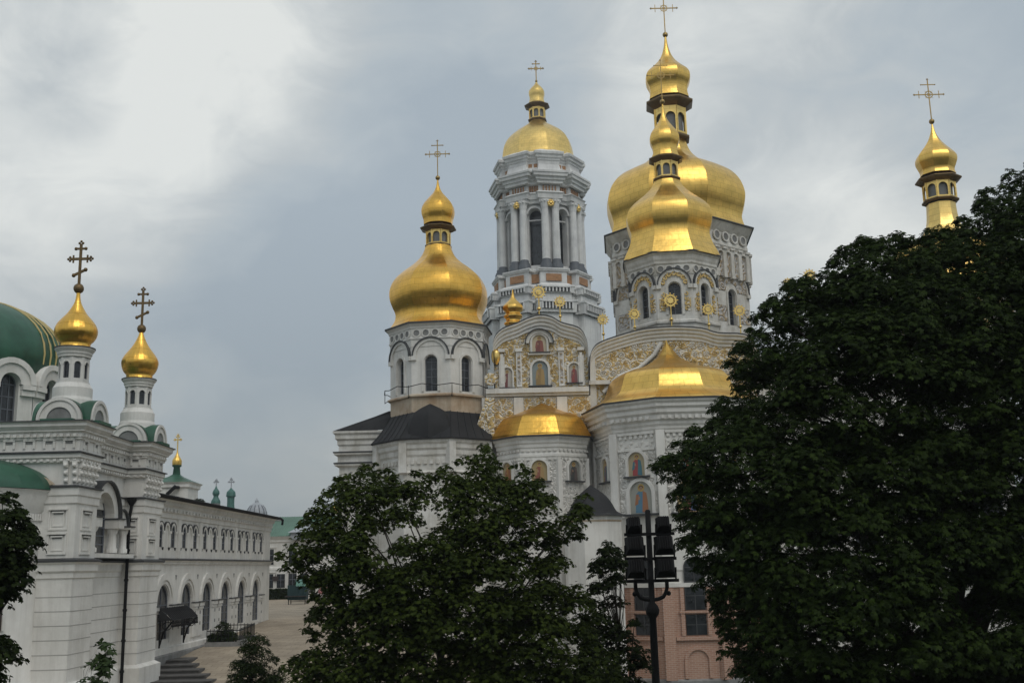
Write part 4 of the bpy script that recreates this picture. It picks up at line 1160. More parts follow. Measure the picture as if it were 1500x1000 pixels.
# ================================================================== REFECTORY CHURCH (left)
X1 = X(232, 830, 60)
def z_of(px, py, Y): return Z(px, py, Y)
def build_refectory_church():
    T = thing('church', 'white church with green dome and two small golden onion turrets at the left edge', 'church', (X1 - 8, 55, ground(X1 - 2, 55)))
    GZ = ground(X1, 54) - .8
    YA, YB, YC, YD = 48.4, 50.85, 57.15, 60.0
    rec = 1.0
    path = [(-46, YA), (X1, YA), (X1, YB), (X1 - rec, YB), (X1 - rec, YC), (X1, YC), (X1, YD), (X1 - 6, YD)]
    zs = Z(107, 822, YA)          # string course
    zt = Z(122, 618, YA)          # top of cornice
    za = Z(107, 713, YA)          # dark flashing above lower pilaster order
    zb = Z(107, 663, YA)          # dark line under frieze
    g = MB(WHITE)
    prof = [(.25, GZ), (.25, GZ + 2.2), (.0, GZ + 2.35), (0, zs - .75), (.06, zs - .7), (.06, zs - .5), (.14, zs - .4), (.14, zs - .12), (.24, zs - .02)]
    g.sweep(path, prof)
    g.use(DARKMOULD); g.sweep(path, [(.24, zs - .02), (.27, zs), (.27, zs + .08), (.0, zs + .16)])
    g.use(WHITE); g.sweep(path, [(.0, zs + .16), (.0, za - .75), (.07, za - .7), (.07, za - .4), (.12, za - .35), (.12, za - .02)])
    g.use(DARKMOULD); g.sweep(path, [(.12, za - .02), (.2, za), (.2, za + .06), (-.12, za + .12)])
    g.use(WHITE); g.sweep(path, [(-.12, za + .12), (-.12, zb - .45), (.02, zb - .4), (.02, zb - .25), (.12, zb - .2), (.12, zb - .02)])
    g.use(DARKMOULD); g.sweep(path, [(.12, zb - .02), (.22, zb), (.22, zb + .05), (.02, zb + .1)])
    h = zt - zb
    g.use(WHITE); g.sweep(path, [(.02, zb + .1), (.02, zb + h * .42), (.1, zb + h * .45), (.1, zb + h * .5), (.14, zb + h * .52), (.14, zb + h * .66), (.26, zb + h * .70), (.26, zb + h * .74), (.42, zb + h * .86), (.42, zb + h * .95), (.5, zt)])
    g.use(DARKMOULD); g.sweep(path, [(.5, zt), (.53, zt), (.53, zt + .05), (.3, zt + .08)])
    # rustication grooves on the lower wall
    for i in range(1, 7):
        z = GZ + 2.3 + (zs - .9 - GZ - 2.3) * i / 7
        g.use(GROOVE); g.sweep(path[:-1], [(.0, z - .02), (.012, z - .015), (.012, z + .015), (.0, z + .02)])
    # dentils and frieze boxes per straight edge
    for i in range(6):
        a, b = Vector(path[i]), Vector(path[i + 1]); d = (b - a); Ln = d.length; d.normalize(); nrm = Vector((d.y, -d.x))
        if i == 0: a = b - d * 9; Ln = 9
        fr = (Vector((a.x, a.y, 0)), Vector((d.x, d.y, 0)), Vector((nrm.x, nrm.y, 0)))
        nn = max(1, int(Ln / .3)); 
        for k in range(nn):
            x = (k + .5) * Ln / nn
            g.use(WHITE); g.fbox(fr, x - .075, x + .075, zb + h * .525, zb + h * .62, .1, .24)
        n2_ = max(1, int(Ln / .85))
        for k in range(n2_):
            x = (k + .5) * Ln / n2_
            z0, z1 = zb + h * .16, zb + h * .40
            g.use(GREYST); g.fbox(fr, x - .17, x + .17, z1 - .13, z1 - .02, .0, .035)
            g.use(WHITE)
            g.fbox(fr, x - .27, x - .17, z0, z1, 0, .08); g.fbox(fr, x + .17, x + .27, z0, z1, 0, .08); g.fbox(fr, x - .27, x + .27, z1, z1 + .06, 0, .1)
        # dentil row below the lower flashing
        for k in range(nn):
            x = (k + .5) * Ln / nn; g.fbox(fr, x - .07, x + .07, zb - .36, zb - .26, .0, .1)
    # sunk panels on the pier faces
    def panels(fr, cx, wd, za_, zb_):
        for (p, q) in ((za_ + (zb_ - za_) * .08, za_ + (zb_ - za_) * .46), (za_ + (zb_ - za_) * .54, za_ + (zb_ - za_) * .92)):
            for k, (s_, t_) in enumerate(((wd, .07), (wd * .62, .04))):
                a, b = cx - s_ / 2, cx + s_ / 2; e = .07 if k == 0 else .05
                sh = 0 if k == 0 else (q - p) * .16
                g.use(WHITE)
                g.fbox(fr, a, b, q - sh - e, q - sh, 0, t_ + .06); g.fbox(fr, a, a + e, p + sh, q - sh - e, 0, t_); g.fbox(fr, b - e, b, p + sh, q - sh - e, 0, t_); g.fbox(fr, a, b, p + sh - e, p + sh, 0, t_)
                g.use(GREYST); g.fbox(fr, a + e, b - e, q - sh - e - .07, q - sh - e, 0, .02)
    front = lambda x, y: (Vector((x, y, 0)), Vector((1, 0, 0)), Vector((0, -1, 0)))
    side = lambda x, y: (Vector((x, y, 0)), Vector((0, 1, 0)), Vector((1, 0, 0)))
    panels(front(X1, YA), -.75, .85, zs + .2, za - .75); panels(side(X1, YA), 1.2, 1.2, zs + .2, za - .75)
    panels(front(X1, YC), -.55, .7, zs + .2, za - .75); panels(side(X1, YC), 1.4, 1.2, zs + .2, za - .75)
    # corbel brackets between the flashings at the pier corners
    for fr, L_ in ((front(X1, YA), None), (side(X1, YA), 2.45), (side(X1, YC), 2.85)):
        xs_ = [(-.15 - .4 * k) for k in range(2)] if L_ is None else [.3 + k * (L_ - .6) / 4 for k in range(5)]
        for x in xs_:
            for j in range(3):
                g.use(WHITE); g.fbox(fr, x - .1, x + .1, za + .2 + j * (zb - za) * .22, za + .2 + (j + 1) * (zb - za) * .22 - .02, -.12, -.06 + .08 * j); c_ = g.fp(fr, x, za + .2 + (j + .3) * (zb - za) * .22, -.04 + .08 * j); g.ball(c_, .1, 8, 5)
    # top deck of the body
    g.use(GREEN)
    g.face([(-46, YA + .1, zt - .02), (X1 - .1, YA + .1, zt - .02), (X1 - .1, YB, zt - .02), (X1 - .1 - rec, YB, zt - .02), (X1 - .1 - rec, YC, zt - .02), (X1 - .1, YC, zt - .02), (X1 - .1, YD, zt - .02), (X1 - 5, YD, zt - .02), (X1 - 5, 68, zt - .02), (-46, 68, zt - .02)])
    sub(T, 'wall', g)
    # side bay: big double arch with flashing, columns and a slit window
    fr = side(X1 - rec, (YB + YC) / 2)
    W2 = (YC - YB) / 2
    g = MB(WHITE)
    zsp = Z(150, 760, 54); ro = 1.9
    bigc = -.9
    g.farch(fr, bigc, zsp, 1.25, 1.75, 0, .55); g.use(DARKMOULD); g.farch(fr, bigc, zsp, 1.75, 1.83, 0, .75, R(-5), pi); g.use(WHITE)
    g.farch(fr, 1.55, zsp - .35, .42, .85, 0, .45); g.use(DARKMOULD); g.farch(fr, 1.55, zsp - .35, .85, .92, 0, .6, 0, R(120)); g.use(WHITE)
    for x, wd in ((-2.35, .5), (.72, .34), (2.2, .3)):
        c = g.fp(fr, x, 0, .35)
        g.lathe(c[0], c[1], [(wd * .8, zs + .45), (wd * .8, zs + .65), (wd * .62, zs + .7), (wd * .58, zsp - .75), (wd * .8, zsp - .6), (wd * .9, zsp - .45)], 12, 0, 1, 1)
        g.fbox(fr, x - wd, x + wd, zsp - .45, zsp - .35 if x > 2 else zsp - .02, .0, .8)
        g.use(DARKMOULD); g.fbox(fr, x - wd - .05, x + wd + .05, zsp - .34 if x > 2 else zsp - .015, zsp - .28 if x > 2 else zsp + .05, .0, .86); g.use(WHITE)
    g.fbox(fr, -3.0, 2.9, zs + .2, zs + .4, 0, .7); g.use(DARKMOULD); g.fbox(fr, -3.05, 2.95, zs + .17, zs + .2, 0, .75)
    bay = sub(T, 'window_bay', g)
    window(bay, fr, bigc, zs + .45, zsp, 1.22, .04, 2, 5); window(bay, fr, 1.55, zs + .45, zsp - .35, .4, .04, 1, 4)
    # drainpipe
    g = MB(IRON)
    xd = X1 - rec + .15
    p0 = at(184, 745, 57.0)
    g.tube([(X1 - .55, 56.95, za - .1), (X1 - .55, 56.93, za - .5), (X1 - .62, 56.9, za - 1.0), (X1 - .62, 56.9, GZ + .3)], .085, 8)
    for z in np.linspace(GZ + 2, za - 1.2, 6): g.tube([(X1 - .62, 56.9, z), (X1 - .62, 56.9, z + .12)], .12, 8)
    g.lathe(X1 - .55, 56.95, [(.1, za - .35), (.26, za - .1), (.26, za + .05)], 8)
    sub(T, 'drainpipe', g)
    # apse at the near side with half-dome roof
    acx, acy, ar = X(40, 800, 48.4) - 3.75, 49.0, 4.3
    zc = Z(40, 712, 46)
    g = MB(WHITE)
    zl = Z(60, 822, 46)
    g.lathe(acx, acy, [(ar + .2, GZ), (ar + .2, GZ + 2.2), (ar, GZ + 2.3), (ar, zc - 1.9), (ar + .05, zc - 1.85), (ar + .05, zc - 1.7), (ar, zc - 1.65), (ar, zc - 1.0), (ar + .12, zc - .9), (ar + .12, zc - .6), (ar + .28, zc - .35), (ar + .28, zc - .2), (ar + .42, zc - .02)], 36, 0, 1, 1)
    for k in range(90):
        a = -100 + 200 * k / 90
        fr = frame_at(acx, acy, a, ar)
        g.fbox(fr, -.06, .06, zc - 1.35, zc - 1.05, 0, .09)
    ap = sub(T, 'apse', g)
    g = MB(GREEN)
    ztop = Z(0, 672, 49)
    g.lathe(acx, acy, [((ar + .45) * cos(t) + .02, zc + (ztop - zc + .1) * sin(t)) for t in [pi / 2 * j / 12 for j in range(13)]], 24, 0, 1, 1)
    sub(ap, 'roof', g)
    # brown-framed slit window in the apse
    fr = frame_at(acx, acy, math.degrees(atan2(X(41, 900, 45) - acx, acy - 45.0)), ar)
    q = MB(BROWNW, IRON); z0, z1 = Z(41, 925, 45.2), Z(41, 850, 45.2)
    q.fbox(fr, -.26, .26, z0, z1, -.1, .03); q.use(IRON); q.fbox(fr, -.02, .02, z0, z1, .03, .05)
    q.use(WHITE); q.fbox(fr, -.36, -.26, z0, z1, -.1, .1); q.fbox(fr, .26, .36, z0, z1, -.1, .1)
    sub(ap, 'window', q)
    # arched wall head above the half dome
    g = MB(BEIGE)
    fr = front(X(-10, 700, YA), YA)
    fr = front(acx, YA)
    ea, eb = ar + .22, (zb - .5 - zc)
    for i in range(24):
        t0, t1 = R(14) + R(152) * i / 24, R(14) + R(152) * (i + 1) / 24
        P = lambda t, k, d: g.fp(fr, (ea + k) * cos(t), zc - .1 + (eb + k * .6) * sin(t), d)
        g.face([P(t0, 0, .14), P(t0, .45, .14), P(t1, .45, .14), P(t1, 0, .14)]); g.face([P(t0, .45, 0), P(t1, .45, 0), P(t1, .45, .14), P(t0, .45, .14)])
    sub(T, 'arch_moulding', g)
    # turrets on the two piers
    def turret(axpx, Y, pf, kok, name_label, cxs):
        ax = Ax(axpx, pf['base'], Y)
        b0 = pf['base']; m = ax.m(b0)
        g = MB(WHITE)
        kr = pf['kr'] * m; zk = zt + .04
        hs = kr + .22
        cyk = ax.y
        # four arched gables (kokoshnik) and the green barrel roofs behind them
        for a in (0, 90, 180, 270):
            fr = frame_at(ax.x, cyk, a, hs)
            pts = [(kr * cos(pi * i / 18), zk + .12 + kr * .92 * sin(pi * i / 18)) for i in range(19)]
            g.use(WHITE); g.fpoly(fr, [(-kr, zk), (kr, zk)] + pts, -.3, 0)
            g.farch(fr, 0, zk + .12, kr * .55, kr * .72, 0, .07, 0, pi, 16); g.farch(fr, 0, zk + .12, kr * .84, kr * .97, 0, .12, 0, pi, 16)
            g.farch(fr, 0, zk + .12, kr * .72, kr * .84, 0, .05, 0, pi, 16)
            g.use(GREYST); g.face([g.fp(fr, kr * .55 * cos(pi * i / 12), zk + .12 + kr * .55 * sin(pi * i / 12), .012) for i in range(13)])
            g.use(GREEN)
            rows = [[g.fp(fr, 1.03 * kr * cos(pi * i / 18), zk + .12 + .98 * kr * sin(pi * i / 18), d) for i in range(19)] for d in (.06, -hs * .98)]
            g.grid(rows, True)
            g.fbox(fr, -kr * .7, kr * .7, zk, zk + .14, 0, .35)
        g.use(WHITE)
        zd0 = ax.z(pf['drum0']); zd1 = ax.z(pf['drum1']); rd = pf['rd'] * m
        zb_ = zk + kr * .55
        g.lathe(ax.x, ax.y, [(rd * 1.42, zb_), (rd * 1.36, zd0 - (zd0 - zb_) * .6), (rd * 1.28, zd0 - (zd0 - zb_) * .5), (rd * 1.28, zd0 - (zd0 - zb_) * .2), (rd * 1.08, zd0 - .06), (rd * 1.08, zd0)], 36, 0, 1, 1, smooth=False)
        H = zd1 - zd0; n = 8
        apo = rd * cos(pi / n); fwid = 2 * rd * sin(pi / n); ws = []
        for k in range(n):
            fr = frame_at(ax.x, ax.y, 36 + 45 * k, apo)
            g.fopening(fr, fwid, zd0, zd0 + H * .72, fwid * .55, zd0 + H * .1, zd0 + H * .5, .12, 8)
            g.farch(fr, 0, zd0 + H * .5, fwid * .275, fwid * .36, 0, .03, 0, pi, 8)
            if cos(R(36 + 45 * k - 20)) > -.05: ws.append(fr)
        g.lathe(ax.x, ax.y, [(rd, zd0 + H * .72), (rd * 1.06, zd0 + H * .74), (rd * 1.06, zd0 + H * .78), (rd * 1.14, zd0 + H * .84), (rd * 1.14, zd0 + H * .88), (rd * 1.3, zd0 + H * .97), (rd * 1.3, zd1)], 36, 0, 1, 1, smooth=False)
        g.use(DARKMOULD); g.lathe(ax.x, ax.y, [(rd * 1.3, zd1), (rd * 1.34, zd1), (rd * 1.34, zd1 + .05), (rd * .9, zd1 + .1)], 24, 0, 1, 1)
        t = sub(T, 'turret', g, label=name_label)
        for fr in ws: window(t, fr, 0, zd0 + H * .1, zd0 + H * .5, fwid * .275, -.1, 1, 1, wfr=.03)
        dome(t, ax, pf['dome'], 0, GOLDOLD, 1.0, 24, 'onion_dome', 1.0, 1)
        pb = pf['cross0']
        cross(t, ax.x, ax.y, ax.z(pb), ax.z(pf['cross1']) - ax.z(pb), pf['cw'] * m, BRONZE, True, .058, False)
    turret(108, 49.9, dict(base=545, kr=33, drum0=561, drum1=512, rd=21.5, cross0=430, cross1=353, cw=31,
        dome=[(511, 22), (507, 21), (503, 21.5), (498, 26), (491, 29.5), (484, 30), (476, 27), (468, 21), (460, 14), (452, 9), (444, 5), (436, 3.2), (428, 2.6)]), None,
        'nearer turret with a golden onion dome', X1 - 1.75)
    turret(203, 58.6, dict(base=575, kr=27.5, drum0=598, drum1=557, rd=18.5, cross0=488, cross1=421, cw=28,
        dome=[(556, 19.5), (552, 18.5), (549, 19), (544, 23), (537, 25.5), (530, 26), (523, 23), (516, 18), (508, 12), (500, 7.5), (493, 4.5), (487, 2.8), (483, 2.3)]), None,
        'farther turret with a golden onion dome', X1 - 1.45)
    # great green dome with gilded ribs on a windowed drum
    Yd = 60.5
    ax = Ax(-70, 535, Yd)
    m = ax.m(540)
    Rd = 160 * m; zb = ax.z(531); Hd = 94 * m
    zf = Z(5, 600, 57)
    g = MB(GREEN)
    g.lathe(ax.x, ax.y, [(Rd * .92, zf), (Rd * .92, Z(5, 562, 57) + .75), (Rd * .995, Z(5, 562, 57) + .8)] + [(Rd * cos(t), zb + Hd * sin(t)) for t in [pi / 2 * j / 18 for j in range(19)]], 48, 0, 1, 1)
    for k in range(12):          # standing seams
        a = R(45 * k + 82)
        g.tube([(ax.x + 1.002 * Rd * cos(t) * sin(a), ax.y - 1.002 * Rd * cos(t) * cos(a), zb + 1.002 * Hd * sin(t)) for t in [R(85) * j / 9 for j in range(10)]], .05, 4)
    d = sub(T, 'dome', g)
    for k in range(4):
        a = R(90 * k + 90)
        g = MB(flat('dull_rib_gilding', (.52, .41, .17), .5))
        for off in (-16, -11, -6, -1, 4):
            aa = a + R(off)
            g.tube([(ax.x + 1.004 * Rd * cos(t) * sin(aa), ax.y - 1.004 * Rd * cos(t) * cos(aa), zb + 1.004 * Hd * sin(t)) for t in [R(-9) + R(95) * j / 10 for j in range(11)]], .06, 5)
        sub(d, 'gilded_rib', g)
    g = MB(WHITE)
    rdr = 160 * m; nz = 14; ws = []
    z0 = zt - .3
    apo = rdr * cos(pi / nz) + .1; fwid = 2 * rdr * sin(pi / nz)
    zsp = Z(5, 562, 57)
    wr = fwid * .2; ro = fwid * .49
    for k in range(nz):
        fr = frame_at(ax.x, ax.y, 54.5 + 360 / nz * k, apo)
        g.fopening(fr, fwid, z0, zsp + wr + .05, 2 * wr, z0 + .3, zsp, .4)
        g.farch(fr, 0, zsp, wr * 1.02, ro, -.9, .22); g.farch(fr, 0, zsp, ro * .8, ro * 1.02, .2, .34)
        for sx in (-1, 1):
            a, b = sorted((sx * fwid / 2, sx * wr * 1.15))
            g.fbox(fr, a, b, zsp - .28, zsp - .02, 0, .32); g.fbox(fr, a, b, zsp - .6, zsp - .3, 0, .2)
        if k in (0, 1, 12, 13): ws.append((fr, z0 + .3, zsp, wr))
    sub(d, 'drum', g)
    for fr, a, b, c in ws: window(d, fr, 0, a, b, c, -.36, 3, 6)
build_refectory_church()

# ================================================================== REFECTORY HALL
XH = X(238, 900, 64)
def build_hall():
    YE = 91.2
    T = thing('refectory_hall', 'long white hall with arched windows and a dark low roof, leading to the courtyard', 'hall', (XH - 6, 75, ground(XH, 75)))
    GZ = CZ - 5.8
    zz = lambda py: Z(300, py, 73)       # heights read at the third arch
    z_sill, z_sp, z_top = zz(923), zz(879), zz(857)
    zs, ze = zz(821), zz(742)
    side = lambda y, d=0: (Vector((XH - d, y, 0)), Vector((0, 1, 0)), Vector((1, 0, 0)))
    g = MB(WHITE)
    yc = [64 + 4.5 * i for i in range(6)]
    y0, y1 = 60.0, YE
    zlo, zhi = zz(935), zs - .25
    wins = []
    for i, y in enumerate(yc):
        l = (-2.25 if i else y0 - y, 2.25 if i < 5 else y1 - y)
        g.fopening(side(y), 0, zlo, zhi, 2.3, z_sill, z_sp, .16, 14, 0, l)
        fr = side(y)
        g.farch(fr, 0, z_sp + .02, 1.2, 1.42, 0, .06); g.farch(fr, 0, z_sp + .02, 1.42, 1.78, 0, .13)
        # capitals / pilaster strips either side
        for sx in ((-1, 1)):
            c = sx * 1.72
            g.fbox(fr, c - .56, c + .56, z_sill - .2, z_sp - .45, 0, .08)
            g.fbox(fr, c - .62, c + .62, z_sp - .45, z_sp - .3, 0, .13); g.fbox(fr, c - .62, c + .62, z_sp - .28, z_sp - .06, 0, .18)
            g.use(DARKMOULD); g.fbox(fr, c - .64, c + .64, z_sp - .055, z_sp + .0, 0, .22); g.use(WHITE)
            for q in (.25, .6):
                zq = z_sill + (z_sp - z_sill) * q
                g.use(GREYST); g.fbox(fr, c - .10, c + .10, zq, zq + .2, .07, .092); g.use(WHITE)
        g.use(GREYST); g.fpoly(fr, [(2.1, z_sp + 1.7), (2.4, z_sp + 1.7), (2.25, z_sp + 1.4)], 0, .02); g.use(WHITE)
        wins.append(fr)
    path = [(XH, y0), (XH, y1), (XH - 14, y1)]
    g.use(GREYST); g.sweep(path, [(.22, GZ), (.22, zz(944)), (.12, zz(942))])
    g.use(WHITE); g.sweep(path, [(.12, zz(942)), (.12, zlo), (0, zlo + .06)])
    g.face([(XH, y1, zlo), (XH - 14, y1, zlo), (XH - 14, y1, ze), (XH, y1, ze)])
    g.sweep(path, [(0, zhi), (.1, zhi + .03), (.1, zs - .12), (.22, zs - .02)])
    g.use(DARKMOULD); g.sweep(path, [(.22, zs - .02), (.26, zs), (.26, zs + .06), (.0, zs + .12)])
    g.use(WHITE)
    g.sweep(path, [(0, zs + .12), (0, ze - 1.15), (.08, ze - 1.1), (.08, ze - .85), (.16, ze - .78), (.16, ze - .5), (.3, ze - .38), (.3, ze - .22), (.5, ze - .04)])
    # upper blind arcade
    for i, y in enumerate(yc):
        fr = side(y)
        g.use(WHITE)
        g.fbox(fr, -2.5, -2.0, zs + .12, ze - 1.15, 0, .14)
        if i == 5: g.fbox(fr, 2.0, 2.5, zs + .12, ze - 1.15, 0, .14)
        for k in range(6): g.fbox(fr, -2.0 + k * .68, -1.7 + k * .68, ze - .76, ze - .6, .1, .26)
        zt = zz(774)
        for c in (-1.15, 0, 1.15):
            g.farch(fr, c, zt - .42, .34, .5, 0, .10, 0, pi, 10)
            g.use(DARKMOULD); g.farch(fr, c, zt - .42, .5, .545, 0, .125, 0, pi, 10); g.use(WHITE)
        for c in (-1.72, -.575, .575, 1.72):
            g.fbox(fr, c - .13, c + .13, zs + .75, zt - .42, 0, .09)
            g.fbox(fr, c - .19, c + .19, zt - .56, zt - .42, 0, .13)
            g.use(DARKMOULD); g.fpoly(fr, [(c - .1, zs + .74), (c + .1, zs + .74), (c, zs + .58)], 0, .08); g.use(WHITE)
        g.use(WHITE)
    w_ = sub(T, 'wall', g)
    for fr in wins: window(T, fr, 0, z_sill, z_sp, 1.14, -.15, 2, 5)
    for y in yc:
        for c in (-1.15, 0, 1.15):
            if c == 0: continue
            window(T, side(y), c, zs + .75, zz(774) - .42, .3, .02, 1, 3)
    # hip roof
    g = MB(BLACKROOF)
    e = ze; xe, ye = XH + .62, YE + .62
    rz = e + .23 * 9
    A_, B_ = (xe, 59.8, e), (xe, ye, e); r1 = (xe - 9, ye - 9, rz); r2 = (xe - 9, 59.8, rz)
    g.face([A_, B_, r1, r2]); g.face([B_, (xe - 18, ye, e), r1]); g.face([(xe - 18, ye, e), (xe - 18, 59.8, e), r2, r1])
    g.sweep([(xe, 59.8), (xe, ye), (xe - 18, ye)], [(-.3, e - .1), (.0, e - .1), (.03, e)])
    for i in range(30):
        y = 60.5 + i; k = min(9, ye - y)
        g.tube([(xe, y, e + .03), (xe - k, y, e + .23 * k + .03)], .03, 4)
    sub(T, 'roof', g)
    g = MB(IRON)   # gutter outlet at the far corner
    g.tube([(xe + .05, ye - .2, e + .02), (xe + .25, ye + .1, e - .15), (xe + .2, ye + .1, e - .55)], .1, 7); g.tube([(xe + .1, 59.9, e), (xe + .1, ye, e)], .09, 7)
    sub(T, 'gutter', g)
    # entrance canopy with iron brackets
    g = MB(IRON)
    za, zb = CZ - 1.95, CZ - 2.6
    ya, yb = 62.4, 67.2
    x0 = XH + .35; x1 = XH + 1.1
    n = 16
    g.use(BLACKROOF)
    g.grid([[(x0, y, za) for y in np.linspace(ya, yb, n)], [((x0 + x1) / 2, y, za - (za - zb) * .38) for y in np.linspace(ya, yb, n)], [(x1, y, zb) for y in np.linspace(ya, yb, n)]], False)
    for y in np.linspace(ya, yb, n): g.tube([(x0, y, za + .03), ((x0 + x1) / 2, y, za - (za - zb) * .38 + .03), (x1, y, zb + .03)], .03, 4)
    g.face([(x0, ya, za), (x1, ya, zb), (x0, ya, zb)]); g.face([(x0, yb, za), (x1, yb, zb), (x0, yb, zb)])
    g.use(IRON)
    for y in np.linspace(ya, yb, 22):
        g.tube([(x1, y, zb), (x1, y, zb - .28)], .03, 5); g.ball((x1, y, zb - .32), .06, 6, 4)
    g.tube([(x1, ya, zb - .14), (x1, yb, zb - .14)], .03, 5)
    for y in (ya + .15, yb - .15):
        for k in range(6):
            x = x0 + (x1 - x0) * k / 5; g.tube([(x, y, zb + .02), (x, y, zb - .5 + .08 * k)], .025, 5)
        g.tube([(x1, y, zb), (x0 + .2, y, zb - .65), (x0, y, zb - 1.4)], .05, 6); g.tube([(x0, y, zb), (x0, y, zb - 1.5)], .05, 6)
        g.tube([(x0 + .4 + .25 * cos(a), y, zb - .3 + .22 * sin(a)) for a in np.linspace(0, 2 * pi, 12)], .025, 5)
    sub(T, 'entrance_canopy', g)
build_hall()

def build_steps():
    g = MB(mat('worn_dark_stone', (.11, .105, .10), .9, var=.4, vscale=1.5, bump=.2))
    # wide low steps running down beside the hall, dying into the slope
    for k in range(6):
        y0 = 57.4 + k * 1.35; zt_ = CZ - 5.9 + .17 * (k + 1)
        xr = XH + 5.0 - k * .7
        g.box(XH + .3, xr, y0, y0 + 1.33 if k < 5 else y0 + 2, zt_ - .6, zt_)
        g.box(XH + .3, xr + .06, y0 - .05, y0 + .3, zt_ - .05, zt_ + .015)
    tag(g.build('steps'), 'flight of worn grey stone steps beside the hall entrance', 'steps')
    # iron fence round the planting bed
    t = thing('iron_fence', 'low black iron fence around the planting bed by the hall wall', 'fence', (XH + 2.4, 75.5, ground(XH + 2, 75)))
    g = MB(IRON)
    pth = [(XH + .5, 71.5), (XH + 2.6, 71.5), (XH + 2.6, 75.5), (XH + .5, 75.5)]
    for i in range(3):
        a, b = Vector(pth[i]), Vector(pth[i + 1]); n = max(2, int((b - a).length / .22))
        za, zb_ = ground(*a), ground(*b)
        for h in (.25, 1.0): g.tube([(a.x, a.y, za + h), (b.x, b.y, zb_ + h)], .03, 5)
        for k in range(n + 1):
            p = a.lerp(b, k / n); z = ground(p.x, p.y); g.tube([(p.x, p.y, z), (p.x, p.y, z + 1.12)], .02, 4)
    sub(t, 'railing', g)
    g = MB(GREYST); 
    for i in range(3):
        a, b = Vector(pth[i]), Vector(pth[i + 1]); d = (b - a).normalized(); n = Vector((d.y, -d.x, 0)); c = (a + b) / 2
        g.obox((c.x, c.y, ground(c.x, c.y) + .05), Vector((d.x, d.y, 0)), n, (b - a).length + .2, .22, .5)
    sub(t, 'kerb', g)
build_steps()

